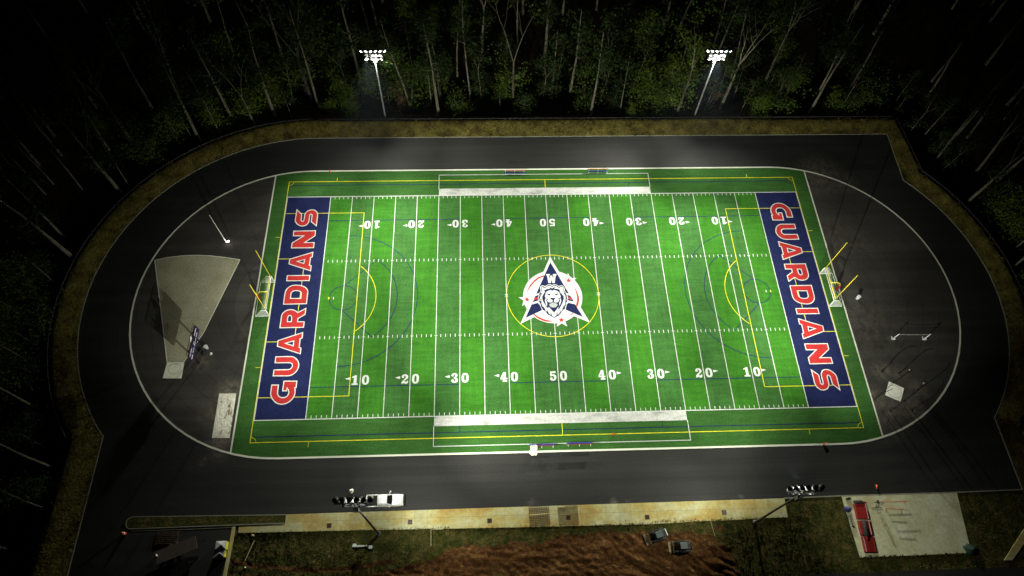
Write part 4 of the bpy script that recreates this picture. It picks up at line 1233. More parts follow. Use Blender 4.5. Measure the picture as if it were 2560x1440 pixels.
for s in (-1, 1):
    for x0, x1 in ((.95, -.1), (-.2, -1.05)):
        b = MB(); f = lambda x: .92 if x < .5 else .92
        q = [(x0, s * .925, 1.34), (x1, s * .925, 1.34), (x1, s * .80, 1.79), (min(x0, .42), s * .80, 1.79)]
        b.add(q, [(0, 1, 2, 3) if s < 0 else (3, 2, 1, 0)]); b.build('side_window', M['glass_dark'], cab)
    b = MB(); b.bevbox((.78, s * 1.12, 1.33), (.12, .24, .2), .03); b.build('mirror', M['truck_white'], t)
    for x in (2.0, -2.05):
        b = MB(); b.lathe([(.2, -.13), (.38, -.13), (.40, -.08), (.40, .08), (.38, .13), (.2, .13)], 16, 0, Matrix.Translation((x, s * .88, .40)) @ Matrix.Rotation(pi / 2, 4, 'X')); w = b.build('wheel', M['dark'], t, True)
        b = MB(); b.lathe([(0, -.145), (.22, -.14), (.22, .14), (0, .145)], 12, 0, Matrix.Translation((x, s * .88, .40)) @ Matrix.Rotation(pi / 2, 4, 'X')); b.build('rim', M['chrome'], w)
    b = MB(); b.box((2.97, s * .72, .92), (.12, .34, .18)); b.build('headlight', M['bin_white'], t)
    b = MB(); b.box((-3.10, s * .88, 1.0), (.05, .14, .4)); b.build('tail_light', M['red_pad'], t)
b = MB(); b.bevbox((3.12, 0, .58), (.24, 1.9, .26), .05); b.box((3.05, 0, .9), (.06, 1.05, .28)); b.build('bumper', M['black'], t)
b = MB(); b.bevbox((-3.18, 0, .6), (.2, 1.85, .22), .05); b.build('bumper', M['chrome'], t)
heap('tool_bag', 'pale lumpy bag on the pickup bed edge under the lamps', 'bag', Vector((-33.0, -38.45, .84)), .32, .4, M['wood_pale'], 21)

# ------------------------------------------------------------------ things on the sidewalk and the building site
gp_ = None
WHERE = ['beside the grass verge end', 'next to the near floodlight pole foot', 'between the pole and the rebar mats', 'beneath the second rebar mat', 'above the two loaders', 'toward the concrete pad']
for i, (px, py) in enumerate(((823, 1314), (1025, 1305), (1224, 1302), (1421, 1294), (1618, 1293), (1810, 1281))):
    p = at(px, py, .05)
    t = thing('drain_grate', 'square dark drain grate in the sidewalk, ' + WHERE[i], 'drain grate', p, 0, 'drain grates along the sidewalk')
    b = MB(); b.strip([(-.34, -.34), (.34, -.34), (.34, .34), (-.34, .34)], .09, .02, closed=True); b.build('frame', M['rust'], t)
    b = MB(); b.add([(-.3, -.3, .006), (.3, -.3, .006), (.3, .3, .006), (-.3, .3, .006)], [(0, 1, 2, 3)])
    b.build('sump', M['panel_dark'], t)
    b = MB()
    for k in range(5): b.box((-.24 + k * .12, 0, .012), (.05, .6, .02))
    b.build('grating', M['rust'], t)
for (x0, x1, y0, y1, nx_, ny_, lab, mm) in ((-6.5, -3.2, -43.7, -40.6, 12, 12, 'dense square rebar mat with a chalky bar lying across the sidewalk', 'rust'),
                                       (-1.6, 1.65, -43.75, -40.65, 16, 3, 'open rebar mat of long thin bars lying on the sidewalk', 'rust')):
    t = thing('rebar_mat', lab, 'rebar mat', ((x0 + x1) / 2, (y0 + y1) / 2, .09), 0.02)
    b = MB(); w, h = x1 - x0, y1 - y0
    for i in range(nx_): b.tube([(-w / 2 + w * i / (nx_ - 1), -h / 2, 0), (-w / 2 + w * i / (nx_ - 1), h / 2, 0)], .026, 4)
    b.build('long_bar', M[mm], t)['kind'] = 'stuff'
    b = MB()
    for i in range(ny_): b.tube([(-w / 2, -h / 2 + h * i / (ny_ - 1), .05), (w / 2, -h / 2 + h * i / (ny_ - 1), .05)], .026, 4)
    b.build('cross_bar', M[mm], t)['kind'] = 'stuff'
    b = MB(); (b.tube([(-w / 2, .15, .12), (w / 2, .22, .12)], .06, 6) if ny_ > 5 else b.tube([(-w / 2 + .1, h / 2 - .15, .1), (-.5, h / 2 - .12, .1)], .07, 6)); b.build('tie_bar', M['rust_pale'], t)
bw = ['beneath the near floodlight pole side', 'under a plain slab', 'under the first rebar mat', 'under the second rebar mat', 'between rebar mats and loaders', 'above the grey loader', 'at the corner stake', 'past the loaders']
for i, (px, py) in enumerate(((1100, 1324), (1178, 1319.5), (1260, 1317.5), (1342, 1316), (1425, 1314), (1505, 1310.5), (1578, 1307), (1730, 1302.5))):
    p = at(px, py, .03)
    b = MB(); b.box((0, 0, .06), (1.35, .09, .06), .01)
    tag(b.build('form_board', M['wood_pale'], None, False, p), 'short pale board along the sidewalk grass edge, ' + bw[i], 'board', 'pale boards along the sidewalk edge')
def stake_frame(pts, label):
    t = thing('stake_frame', label, 'stake frame', pts[0])
    b = MB(); b.tube([(Vector(p) - Vector(pts[0])) + Vector((0, 0, .5)) for p in pts], .045, 6); b.build('rail', M['wood_pale'], t)
    for p in pts:
        b = MB(); b.tube([(Vector(p) - Vector(pts[0])) + Vector((0, 0, -.3)), (Vector(p) - Vector(pts[0])) + Vector((0, 0, .6))], .04, 6); b.build('stake', M['wood_pale'], t)
stake_frame([at(1108, 1324), at(1078, 1325), at(1078, 1366)], 'pale wooden corner frame on clay below the near floodlight pole')
stake_frame([at(1728, 1302), at(1774, 1302), at(1785, 1341)], 'pale wooden corner frame on grass past the parked loaders')
p = at(636, 1352); q = at(613, 1402)
b = MB(); b.box((0, 0, .12), ((q - p).length, .12, .05), atan2(q.y - p.y, q.x - p.x)); tag(b.build('plank', M['wood_pale'], None, False, (p + q) / 2), 'long pale plank lying alone in the dark grass', 'plank')
heap('scrap', 'pale crumpled plastic at the sidewalk corner in the dark grass', 'scrap', at(632, 1339), .35, .2, M['wood_pale'], 31, .6)
heap('scrap', 'tiny white scrap in the grass below the long plank', 'scrap', at(613, 1419), .14, .1, M['cloth_white'], 32)

t = thing('electric_rack', 'grey electrical cabinet rack standing on the grass below the pickup', 'electrical rack', at(903, 1372))
for x in (-1.2, 0, 1.2):
    b = MB(); b.box((x, 0, .75), (.10, .10, 1.5)); b.build('post', M['wood_brown'], t)
b = MB(); b.box((0, .02, 1.0), (2.6, .06, 1.2)); b.build('backboard', M['wood_brown'], t)
b = MB(); b.bevbox((-.62, .18, 1.15), (1.2, .26, 1.0), .03); b.build('cabinet', M['pale_box'], t)
b = MB(); b.bevbox((.64, .18, 1.15), (1.2, .26, 1.0), .03); b.build('cabinet', M['pale_box'], t)
b = MB(); b.bevbox((-.9, .45, 1.2), (.55, .3, .6), .03); b.build('meter_box', M['pale_box'], t)
t = thing('utility_pedestal', 'small pale square utility pedestal beside the electrical rack', 'pedestal', at(928, 1370))
b = MB(); b.bevbox((0, 0, .5), (.46, .46, 1.0), .04); b.build('housing', M['pale_box'], t)
b = MB(); b.bevbox((0, 0, 1.03), (.52, .52, .08), .02); b.build('lid', M['pale_box'], t)

def crate(p, rz, label, d):
    t = thing('wrapped_pallet', label, 'pallet', p, rz, 'yellow and white wrapped pallets')
    b = MB(); b.bevbox((0, 0, .14 + d[2] / 2), d, .04); b.build('load', M['wrap_yellow'], t)
    b = MB(); b.add([(-d[0] / 2, -d[1] / 2, 0), (d[0] / 2, -d[1] / 2, 0), (d[0] / 2, d[1] / 2, 0), (-d[0] / 2, d[1] / 2, 0), (0.1, .05, .14), (-d[0] / 2, -d[1] / 2, -.7), (d[0] / 2, -d[1] / 2, -.7), (d[0] / 2, d[1] / 2, -.12), (-d[0] / 2, d[1] / 2, -.7)], [(0, 1, 4), (1, 2, 4), (2, 3, 4), (3, 0, 4), (0, 5, 6, 1), (3, 8, 5, 0)])
    o = b.build('cover', M['wrap_white'], t); o.location = (0, 0, .16 + d[2]); o.scale = (1.02, 1.02, 1)
    b = MB()
    for y in (-.5, 0, .5): b.box((0, y, .07), (d[0], .12, .14))
    b.build('pallet', M['wood_brown'], t)
crate(at(559, 1366), .02, 'yellow load under white cover, the upper of two in the dark lot', (1.65, 1.25, 1.15))
crate(at(554, 1386), .05, 'yellow load under white cover, the lower of two in the dark lot', (1.65, 1.15, .95))
t = thing('flatbed_trailer', 'dark flatbed trailer with lumber deck parked in the unlit lot', 'trailer', at(445, 1377, 0), atan2(*(at(500, 1352) - at(392, 1395)).yx))
b = MB(); b.box((0, 0, .75), (6.4, 2.1, .14)); b.build('deck', M['wood_brown'], t)
b = MB(); b.box((0, .5, .6), (6.6, .14, .16)); b.box((0, -.5, .6), (6.6, .14, .16)); b.tube([(3.2, .5, .6), (4.4, 0, .55), (3.2, -.5, .6)], .07, 6); b.build('chassis', M['black'], t)
for s in (-1, 1):
    for x in (-.9, .1):
        b = MB(); b.lathe([(.12, -.11), (.36, -.11), (.36, .11), (.12, .11)], 14, 0, Matrix.Translation((x, s * 1.12, .36)) @ Matrix.Rotation(pi / 2, 4, 'X')); b.build('wheel', M['dark'], t, True)
b = MB(); b.box((-2.9, .3, 1.0), (.12, .35, .4)); b.build('marker', M['white_metal'], t)
t = thing('rebar_stack', 'dim stack of rebar mesh sheets in the dark lot above the trailer', 'rebar stack', at(418, 1342, 0.05))
b = MB()
for i in range(12): b.tube([(-1.75 + i * .32, -1.1, .1), (-1.75 + i * .32, 1.1, .1)], .03, 4)
b.build('long_bar', M['rust'], t)['kind'] = 'stuff'
b = MB()
for i in range(8): b.tube([(-1.75, -1.1 + i * .31, .15), (1.8, -1.1 + i * .31, .15)], .03, 4)
b.build('cross_bar', M['rust'], t)['kind'] = 'stuff'

def loader(p, rz, label, door, s=1.0):
    t = thing('track_loader', label, 'loader', p, rz, 'compact loaders on the clay')
    for y in (-.72, .72):
        b = MB(); b.prism([(-1.15, .12), (-.9, 0), (.8, 0), (1.1, .15), (1.15, .4), (.7, .55), (-.8, .6), (-1.2, .42)], y - .2, y + .2); b.build('track', M['dark'], t)
        b = MB(); b.tube([(-1.05, y * 1.02, 1.35), (-.2, y * 1.05, 1.45), (1.0, y * 1.02, .95), (1.5, y * .8, .45)], .11, 6); b.build('lift_arm', M['machine_dark'], t)
    b = MB(); b.bevbox((-.35, 0, .85), (1.9, 1.05, .75), .08); b.build('chassis', M['machine_dark'], t)
    b = MB(); b.bevbox((.05, 0, 1.55), (1.15, 1.0, .95), .08); c_ = b.build('cab', M['machine_dark'], t)
    b = MB(); b.bevbox((.05, 0, 2.06), (1.2, 1.06, .08), .03); b.build('roof', M['machine_green'], c_)
    b = MB(); b.box((.64, 0, 1.55), (.02, .8, .7)); b.build('window', M['glass_dark'], c_)
    b = MB(); b.bevbox((-1.36, 0, 1.0), (.16, 1.2, .75), .05); b.build('rear_door', M[door], t)
    b = MB(); b.prism([(1.45, .05), (2.25, .02), (2.2, .10), (1.6, .15), (1.55, .65), (1.45, .68)], -.92, .92); b.build('bucket', M['bucket'], t)
    t.scale = (s, s, s * .92)
    return t
loader(at(1643, 1340), radians(196), 'dark compact loader with a white rear door on the clay', 'white_metal', 1.0)
loader(at(1704, 1368), radians(181), 'grey green roofed compact loader lower on the clay', 'machine_dark', 1.0)

# ------------------------------------------------------------------ stored gear on the concrete pad
def mat_block(p, d, rz, label, piping):
    t = thing('crash_mat', label, 'crash mat', p, rz, 'red crash mats on the concrete pad')
    b = MB(); b.bevbox((0, 0, d[2] / 2 + .02), d, .07); b.build('cushion', M['red_pad'], t)
    b = MB(); b.box((-d[0] / 2 + piping, 0, d[2] + .03), (.045, d[1] * .96, .02)); b.build('piping', M['white_metal'], t)
mat_block(Vector((50.15, -43.05, .06)), (2.05, 2.55, .55), radians(-2.5), 'topmost red crash mat on the pad, just under the black dummy', 1.9)
mat_block(Vector((50.05, -45.75, .06)), (2.0, 2.35, .55), radians(-2.5), 'middle red crash mat with a black roll on top', 1.75)
mat_block(Vector((49.98, -48.35, .06)), (2.0, 2.5, .45), radians(-2.5), 'lowest red crash mat with a white seam at the pad edge', .25)
def dummy(p, rz, label, ln, r, z):
    t = thing('tackling_dummy', label, 'tackling dummy', p, rz, 'black tackling dummies')
    b = MB(); b.lathe([(.0, 0), (r * .8, 0.02), (r, .12), (r, ln - .12), (r * .8, ln - .02), (0, ln)], 14, 0, Matrix.Translation((-ln / 2, 0, z + r)) @ Matrix.Rotation(pi / 2, 4, 'Y')); b.build('body', M['machine_dark'], t, True)
    b = MB(); b.lathe([(r * .55, 0), (r * .6, .3), (.1, .55), (0, .6)], 10, 0, Matrix.Translation((ln / 2, 0, z + r)) @ Matrix.Rotation(pi / 2, 4, 'Y')); b.build('handle', M['red_pad'], t, True)
dummy(at(2143, 1257, .06), radians(-3), 'black tackling dummy with red end lying above the red mats', 1.5, .36, .02)
dummy(at(2163, 1320, 1.0) * 1.0 + Vector((0, 0, -.37)), radians(-95), 'long black tackling dummy lying across the red mats', 2.7, .36, 0)
b = MB(); b.bevbox((0, 0, .18), (.85, .4, .34), .08, radians(12)); tag(b.build('pad', M['machine_dark'], None, False, at(2119.5, 1247, .06)), 'small black pad lying at the top corner of the concrete pad', 'pad')
t = thing('hand_cart', 'black ladder framed hand cart topped by a blue cloth beside the mats', 'hand cart', at(2121, 1303, .05), radians(96))
b = MB()
for y in (-.3, .3): b.tube([(-1.0, y, .1), (1.1, y, .75)], .035, 6)
for i in range(6): b.tube([(-.9 + i * .38, -.3, .13 + i * .118), (-.9 + i * .38, .3, .13 + i * .118)], .028, 5)
b.build('frame', M['black'], t)
for y in (-.38, .38):
    b = MB(); b.lathe([(.08, -.05), (.2, -.05), (.2, .05), (.08, .05)], 12, 0, Matrix.Translation((-.95, y, .2)) @ Matrix.Rotation(pi / 2, 4, 'X')); b.build('wheel', M['dark'], t)
heap('cloth', 'crumpled dark blue cloth at the end of the hand cart', 'cloth', at(2118.5, 1274, .08), .5, .9, M['blue_cloth'], 41)
t = thing('starter_stand', 'black wheeled frame stand between the mats and the orange barriers', 'stand', at(2190, 1264, .06))
b = MB()
for x in (-.25, .25):
    b.tube([(x, -.4, .05), (x * .7, .35, 1.2)], .04, 6); b.tube([(x, .5, .05), (x * .7, .35, 1.2)], .04, 6)
for i in range(4): b.tube([(-.25, -.3 + i * .15, .2 + i * .24), (.25, -.3 + i * .15, .2 + i * .24)], .03, 5)
b.tube([(-.9, -.35, .06), (.9, -.35, .06)], .035, 6)
b.build('frame', M['black'], t)
b = MB(); b.lathe([(.05, -.1), (.26, -.1), (.26, .1), (.05, .1)], 12, 0, Matrix.Translation((-.15, .42, 1.2)) @ Matrix.Rotation(pi / 2, 4, 'Y')); b.build('reel', M['dark'], t)
def barrier(p, q, label):
    rz = atan2(q.y - p.y, q.x - p.x); ln = (q - p).length
    t = thing('safety_barrier', label, 'barrier', p, rz, 'faded orange barriers on the concrete pad')
    for z in (.45, 1.0):
        b = MB(); b.tube([(0, 0, z), (ln, 0, z)], .04, 6); b.build('rail', M['orange_pale'], t)
    for x in (.06, ln - .06):
        b = MB(); b.tube([(x, -.02, 0), (x, 0, 1.08)], .035, 6); b.box((x, 0, .04), (.08, .8, .05)); b.build('leg', M['orange_pale'], t)
barrier(at(2207, 1256, .06), at(2262, 1255, .06), 'faded orange barrier nearer the asphalt edge of the pad')
barrier(at(2213, 1272, .06), at(2252, 1275, .06), 'faded orange barrier lower on the pad with long shadows')
heap('netting_heap', 'dark green heap of netting at the lower corner of the pad', 'heap', at(2426, 1375, .0), 1.1, .8, M['green_scrap'], 55)
# ------------------------------------------------------------------ forest
R = random.Random(11)
def limb(b, p, d, ln, r, depth, tips, n=6, gnarl=.12):
    pts = [Vector(p)]; rs = [r]; d = Vector(d).normalized()
    seg = max(3, int(ln / 1.6))
    for i in range(seg):
        d = (d + Vector((R.gauss(0, gnarl), R.gauss(0, gnarl), R.gauss(.02, gnarl * .5)))).normalized()
        pts.append(pts[-1] + d * ln / seg); rs.append(r * (1 - .75 * (i + 1) / seg))
    b.tube(pts, rs, n, 0, False)
    tips.append(pts[-1])
    if depth > 0:
        for k in range(2 + (depth > 1)):
            i = R.randint(max(1, seg // 2), seg)
            a = R.uniform(0, 2 * pi)
            limb(b, pts[i], d * .6 + Vector((cos(a), sin(a), .5)) * .8, ln * R.uniform(.4, .65), rs[i] * .7, depth - 1, tips, 5, gnarl)
    return pts

def leaves(b, centers, n, spread, size, flat=.7):
    for c in centers:
        for i in range(n):
            p = c + Vector((R.gauss(0, spread), R.gauss(0, spread), R.gauss(0, spread * flat)))
            s = size * R.uniform(.6, 1.3)
            u = Vector((R.gauss(0, 1), R.gauss(0, 1), R.gauss(0, .6))).normalized()
            v = u.cross(Vector((R.gauss(0, 1), R.gauss(0, 1), R.gauss(0, 1)))).normalized() * s * .32
            u = u * s * .5
            b.add([p - u, p - v + u * .1, p + u, p + v + u * .1], [(0, 1, 2, 3)])

def proto(name, H, r0, fork, crown0, crown_n, leafn, leafs, lean, bark, leaf, limbs, spread=1.0, limb_len=(1.8, 3.6)):
    root = bpy.data.objects.new(name, None); COL.objects.link(root)
    b = MB(); tips = []
    pts = [Vector((0, 0, -1.2))]; rs = [r0 * 1.25]
    d = Vector((lean * R.uniform(-1, 1), lean * R.uniform(-1, 1), 1)).normalized()
    seg = int(H / 1.5); top = H * (fork or 1.0)
    sg = max(4, int(top / 1.8))
    p = Vector((0, 0, 0))
    for i in range(sg + 1):
        t = i / sg
        pts.append(p.copy()); rs.append(r0 * (1 - (.55 if fork else .85) * t) * (1.12 if i == 0 else 1))
        d = (d + Vector((R.gauss(0, .018), R.gauss(0, .018), .01))).normalized()
        p = p + d * top / sg
    b.tube(pts, rs, 8, 0, False)
    if fork:
        a = R.uniform(0, 2 * pi)
        for k in range(2 + (R.random() < .4)):
            an = a + k * 2.4
            limb(b, pts[-1], Vector((cos(an) * .38, sin(an) * .38, 1)), H * (1 - fork) * R.uniform(.85, 1.1), rs[-1] * .8, 2, tips, 6, .07)
    for k in range(limbs):
        t = R.uniform(crown0, .97)
        i = min(len(pts) - 2, int(t * (len(pts) - 1)))
        a = R.uniform(0, 2 * pi)
        limb(b, pts[i], Vector((cos(a), sin(a), R.uniform(.15, .7))), R.uniform(*limb_len) * (1.25 - t * .6), max(.03, rs[i] * .4), 1, tips, 5)
    b.build('trunk', bark, root, True)
    lf = MB()
    cs = tips + [tips[R.randrange(len(tips))] + Vector((R.gauss(0, 1.1), R.gauss(0, 1.1), R.gauss(0, .9))) for _ in range(crown_n)] if tips else []
    leaves(lf, cs, leafn, .62 * spread, leafs)
    lf.build('crown', leaf, root)
    root['H'] = H
    return root

PR = {
    'tall': [proto('tall_tree', 26, .34, 0, .55, 26, 14, .50, .03, M['bark_pale'], M['leaf_dark'], 16), proto('tall_tree', 28, .30, 0, .62, 22, 13, .5, .04, M['bark_pale'], M['leaf_dark'], 14), proto('tall_tree', 25, .40, 0, .5, 30, 14, .5, .02, M['bark_pale'], M['leaf_dark'], 16)],
    'forked': [proto('forked_tree', 27, .42, .55, .5, 24, 13, .5, .04, M['bark_pale'], M['leaf_dark'], 5), proto('forked_tree', 24, .36, .45, .42, 24, 13, .5, .06, M['bark_grey'], M['leaf'], 5)],
    'thin': [proto('slender_tree', 15, .13, 0, .55, 10, 12, .42, .06, M['bark_pale'], M['leaf_dark'], 9, .8, (1.2, 2.4)), proto('slender_tree', 13, .11, .6, .5, 8, 12, .42, .10, M['bark_pale'], M['leaf_dark'], 5, .8, (1.2, 2.2))],
    'bush': [proto('leafy_tree', 8, .12, 0, .15, 46, 16, .40, .05, M['bark_pale'], M['leaf'], 18, 1.0, (1.4, 2.8)), proto('leafy_tree', 6.5, .10, .35, .2, 34, 14, .38, .08, M['bark_grey'], M['leaf_mid'], 12, .9, (1.2, 2.4)), proto('leafy_tree', 10, .14, 0, .2, 40, 14, .42, .05, M['bark_grey'], M['leaf_dark'], 20, 1.1, (1.6, 3.2))],
    'brown': [proto('bare_sapling', 6, .09, .3, .2, 8, 9, .32, .1, M['bark_grey'], M['leaf_brown'], 9, .8, (1.2, 2.4))],
}
USED = set()
PLACED = []
def place_tree(kind, x, y, H, label, group, rz=None, tilt=(0, 0), var=None):
    ps = PR[kind]
    src = ps[R.randrange(len(ps)) if var is None else var % len(ps)]
    if src.name not in USED:
        o = src; USED.add(src.name)
    else:
        o = src.copy(); COL.objects.link(o)
        for ch in list(src.children):
            c = ch.copy(); COL.objects.link(c); c.parent = o
    s = H / src['H']
    o.location = (x, y, terrain(x, y) - .05)
    o.scale = (s * R.uniform(.9, 1.1), s * R.uniform(.9, 1.1), s)
    o.rotation_euler = (tilt[0], tilt[1], R.uniform(0, 6.28) if rz is None else rz)
    tag(o, label, {'tall': 'tree', 'forked': 'tree', 'thin': 'tree', 'bush': 'small tree', 'brown': 'sapling'}[kind], group)
    PLACED.append((x, y, kind))
    return o

def foot(px, py):
    z = -1.2
    for _ in range(6):
        p = at(px, py, z); z = terrain(p.x, p.y)
    return p
# trees told apart in the photograph: kind, pixel of the foot, height
TR = [
 ('tall', 687, 291, 25), ('thin', 730, 295, 9), ('thin', 735, 262, 15), ('forked', 777, 245, 27), ('tall', 796, 266, 28), ('thin', 765, 238, 13), ('thin', 876, 237, 15),
 ('thin', 974, 265, 11), ('tall', 1024, 295, 27), ('thin', 1029, 280, 12), ('thin', 1079, 260, 19), ('tall', 1097, 290, 26), ('tall', 1102, 248, 22), ('tall', 1176, 248, 26),
 ('thin', 1204, 247, 16), ('thin', 1250, 280, 9), ('forked', 1283, 256, 27), ('thin', 1357, 246, 13), ('thin', 1381, 234, 20), ('tall', 1424, 239, 26), ('tall', 1476, 287, 25),
 ('thin', 1507, 212, 20), ('thin', 1500, 250, 14), ('thin', 1549, 285, 18), ('thin', 1579, 229, 18), ('forked', 1690, 288, 26), ('forked', 1800, 272, 27), ('thin', 1851, 283, 12), ('thin', 1762, 275, 10),
 ('thin', 1835, 242, 14), ('thin', 1792, 252, 14), ('thin', 1925, 268, 12), ('thin', 1955, 258, 15), ('tall', 2046, 231, 24), ('thin', 2099, 277, 14), ('thin', 2109, 287, 8), ('thin', 2230, 266, 13), ('thin', 2236, 288, 8),
 ('thin', 2272, 332, 13), ('thin', 2306, 343, 15), ('tall', 2371, 361, 24), ('tall', 2335, 405, 24), ('thin', 2347, 432, 12), ('forked', 2413, 511, 26), ('tall', 2529, 628, 24), ('tall', 2530, 670, 24),
 ('tall', 500, 352, 26), ('thin', 485, 353, 15), ('thin', 550, 336, 18), ('tall', 585, 306, 25), ('forked', 637, 312, 20), ('forked', 342, 372, 26), ('forked', 303, 484, 26), ('thin', 326, 470, 16),
 ('thin', 207, 475, 19), ('thin', 134, 460, 20), ('thin', 115, 486, 19), ('tall', 186, 647, 26), ('thin', 141, 711, 12), ('thin', 76, 759, 12), ('tall', 62, 793, 22), ('thin', 105, 880, 11), ('forked', 80, 910, 22),
 ('tall', 95, 1023, 25), ('tall', 131, 1170, 24), ('thin', 110, 1270, 14), ('thin', 120, 1120, 12),
 # leafy growth under them
 ('bush', 868, 262, 9), ('bush', 830, 180, 12), ('bush', 880, 292, 5.5), ('bush', 825, 283, 4.5), ('bush', 1015, 240, 13), ('bush', 925, 250, 8), ('brown', 1000, 280, 6), ('bush', 1150, 289, 6), ('bush', 1080, 225, 9), ('bush', 1200, 235, 9),
 ('bush', 1310, 285, 7.5), ('bush', 1265, 250, 7), ('bush', 1370, 240, 10), ('bush', 1455, 265, 9), ('bush', 1530, 275, 7), ('bush', 1645, 285, 8), ('bush', 1665, 265, 11), ('bush', 1610, 262, 11), ('bush', 1690, 235, 14), ('brown', 1770, 272, 6), ('bush', 1880, 287, 7), ('bush', 1900, 260, 11), ('bush', 1580, 292, 4),
 ('bush', 1940, 275, 9), ('bush', 2075, 275, 6), ('bush', 2120, 285, 6), ('bush', 2165, 275, 7), ('bush', 640, 290, 8), ('bush', 700, 270, 9), ('bush', 560, 320, 9), ('bush', 400, 400, 9), ('bush', 450, 350, 9), ('bush', 350, 380, 8),
 ('bush', 2490, 560, 10), ('bush', 2510, 590, 9), ('bush', 2545, 600, 10), ('bush', 2460, 520, 9), ('bush', 2330, 390, 8), ('bush', 2555, 720, 8),
 ('bush', 130, 690, 7), ('bush', 60, 700, 9), ('bush', 115, 760, 6), ('bush', 105, 830, 9), ('bush', 60, 860, 10), ('bush', 95, 940, 9), ('bush', 60, 990, 10), ('bush', 115, 1070, 8), ('bush', 80, 1120, 9), ('bush', 20, 930, 9), ('bush', 30, 800, 9), ('bush', 110, 1230, 7),
]
DESC = {'tall': ('straight tall tree', 'tall bare stemmed tree', 'stout tall tree'), 'forked': ('tall forked tree',), 'thin': ('slender pale tree', 'thin leaning young tree'),
        'bush': ('small leafy tree', 'small dense leafy tree'), 'brown': ('brown leaved sapling',)}
ORD = ['first', 'second', 'third', 'fourth', 'fifth', 'sixth', 'seventh', 'eighth', 'ninth', 'tenth', 'eleventh', 'twelfth']
rows = []
for k, px, py, H in TR:
    p = foot(px, py); rows.append([k, p.x, p.y, H])
def zone(x, y):
    if y > 46 and -62 < x < 80:
        s = 'scoreboard' if x < 0 else 'high jump'
        n = 50 - int(abs(x) / YD / 10) * 10
        if abs(x) < 4: return 'behind far midfield'
        if abs(abs(x) - 35.4) < 6.5: return 'by far floodlight, %s end' % s
        if abs(x) > 50: return 'behind far corner, %s end' % s
        return 'behind far %d yard line, %s half' % (n, s)
    if x < 0:
        return 'by the curved bank ' + ('past the flag pole' if y > 24 else 'level with the throwing sector' if y > 2 else 'level with the scoreboard' if y > -16 else 'level with the sand pit' if y > -30 else 'by the dark lot')
    return ('by the square track corner' if y > 27 else 'by the curved bank past the far sideline' if y > 12 else 'by the curved bank level with the goal post')
byz = {}
for r in rows:
    d = DESC[r[0]][0]
    r.append(d); r.append(zone(r[1], r[2])); byz.setdefault((d, r[5]), []).append(r)
for (d, z), rs in byz.items():
    side = abs(rs[0][1]) > 70 and 'far' not in z
    rs.sort(key=lambda r: (-r[2] if side else r[1]))
    for i, r in enumerate(rs):
        r.append(d + ' ' + z if len(rs) == 1 else '%s %s %s %s' % (ORD[i], d, 'from the top' if side else 'from left', z))
GR = {'tall': 'tall trees at the wood edge', 'forked': 'forked trees at the wood edge', 'thin': 'slender trees at the wood edge', 'bush': 'leafy trees at the wood edge', 'brown': 'saplings at the wood edge'}
for k, x, y, H, d, z, lab in rows:
    if k in ('tall', 'bush') and y > 40 and abs(abs(x) - 35.4) < 9: y += 1.6 if k == 'bush' else 3.8
    nv_ = 0 if k == 'bush' and y > 40 and (abs(abs(x) - 35.4) < 14 or x < -52) else None  # brightest leaves near far poles and corner: lamplight put into the leaf colour
    place_tree(k, x, y, H, lab, GR[k], var=nv_, tilt=(-abs(R.gauss(0, .025)) if y > 40 else R.gauss(0, .02), R.gauss(0, .02)))
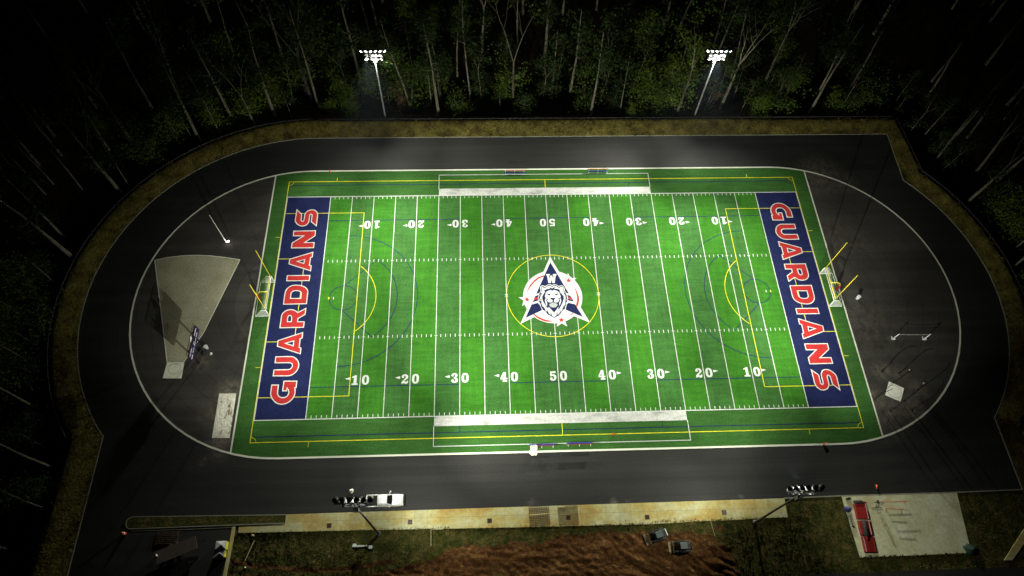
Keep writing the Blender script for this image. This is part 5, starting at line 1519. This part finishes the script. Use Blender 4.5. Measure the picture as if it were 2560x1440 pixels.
# the dark wood behind them
def deep(x, y):
    return 'the far bank' if (y > 46 and -66 < x < 84) else 'the scoreboard end' if x < 0 else 'the high jump end'
n = 0; tries = 0
while n < 150 and tries < 9000:
    tries += 1
    x = R.uniform(-150, 150); y = R.uniform(-45, 100)
    d = out_d(x, y)
    if d < 4.5: continue
    vx, vy = abs(x), y
    if y > 95 or (x < -128) or (x > 128 and y < 60): continue
    if R.random() > (1.0 if d < 26 else .7): continue
    k = R.choices(['tall', 'forked', 'thin', 'bush'], [.60, .14, .12, .14] if d > 9 else [.35, .08, .35, .22])[0]
    md = {'tall': 4.6, 'forked': 5.5, 'thin': 3.2, 'bush': 3.6}[k]
    if any((x - a) ** 2 + (y - b_) ** 2 < md * md for a, b_, _ in PLACED): continue
    H = {'tall': R.uniform(22, 29), 'forked': R.uniform(20, 27), 'thin': R.uniform(9, 17), 'bush': R.uniform(5, 11)}[k]
    w = {'tall': 'tall dim tree', 'forked': 'dim forked tree', 'thin': 'thin dim tree', 'bush': 'low dim leafy tree'}[k]
    place_tree(k, x, y, H, '%s in the unlit wood behind %s' % (w, deep(x, y)), '%s in the unlit wood behind %s' % (w.replace('tree', 'trees'), deep(x, y)), tilt=(R.gauss(0, .025), R.gauss(0, .025)))
    n += 1
print('trees', len(PLACED))
# undergrowth along the wood edge
b = MB(); cs = []
for i in range(900):
    x = R.uniform(-118, 118); y = R.uniform(-40, 70); d = out_d(x, y)
    if 4.0 < d < 22: cs.append(Vector((x, y, terrain(x, y) + .3)))
leaves(b, cs, 10, .55, .34, .4)
o = b.build('undergrowth', M['leaf_dark']); tag(o, 'low dark undergrowth scattered on the wood floor beyond the bank', 'undergrowth'); o['kind'] = 'stuff'

# ------------------------------------------------------------------ night air
HB = MB(); HB.box((0, 35, 68), (4200, 4200, 148)); hz = HB.build('haze', None or bpy.data.materials.new('night_air'))
hm = hz.data.materials[0]; hm.use_nodes = True
for n_ in list(hm.node_tree.nodes):
    if n_.type != 'OUTPUT_MATERIAL': hm.node_tree.nodes.remove(n_)
pv = hm.node_tree.nodes.new('ShaderNodeVolumePrincipled')
pv.inputs['Color'].default_value = (.6, .8, 1, 1); pv.inputs['Density'].default_value = 0.00003; pv.inputs['Anisotropy'].default_value = 0.5
hm.node_tree.links.new(pv.outputs[0], hm.node_tree.nodes['Material Output'].inputs['Volume'])
hz['kind'] = 'stuff'; hz['label'] = 'thin night air lit by the floodlights'
# ------------------------------------------------------------------ night sky
W = bpy.data.worlds.new('World'); SC.world = W; W.use_nodes = True
nt = W.node_tree
sky = nt.nodes.new('ShaderNodeTexSky'); sky.sky_type = 'NISHITA'; sky.sun_disc = False
sky.sun_elevation = radians(-4.0); sky.sun_rotation = radians(200)
nt.links.new(sky.outputs[0], nt.nodes['Background'].inputs[0])
nt.nodes['Background'].inputs[1].default_value = 0.008
SC.view_settings.view_transform = 'Standard'
SC.view_settings.look = 'None'
SC.view_settings.exposure = 0.0
SC.view_settings.gamma = 1.0
SC.cycles.use_denoising = True
SC.cycles.max_bounces = 5
SC.cycles.diffuse_bounces = 2
SC.cycles.transparent_max_bounces = 8
SC.cycles.sample_clamp_indirect = 4.0
SC.cycles.use_light_tree = True
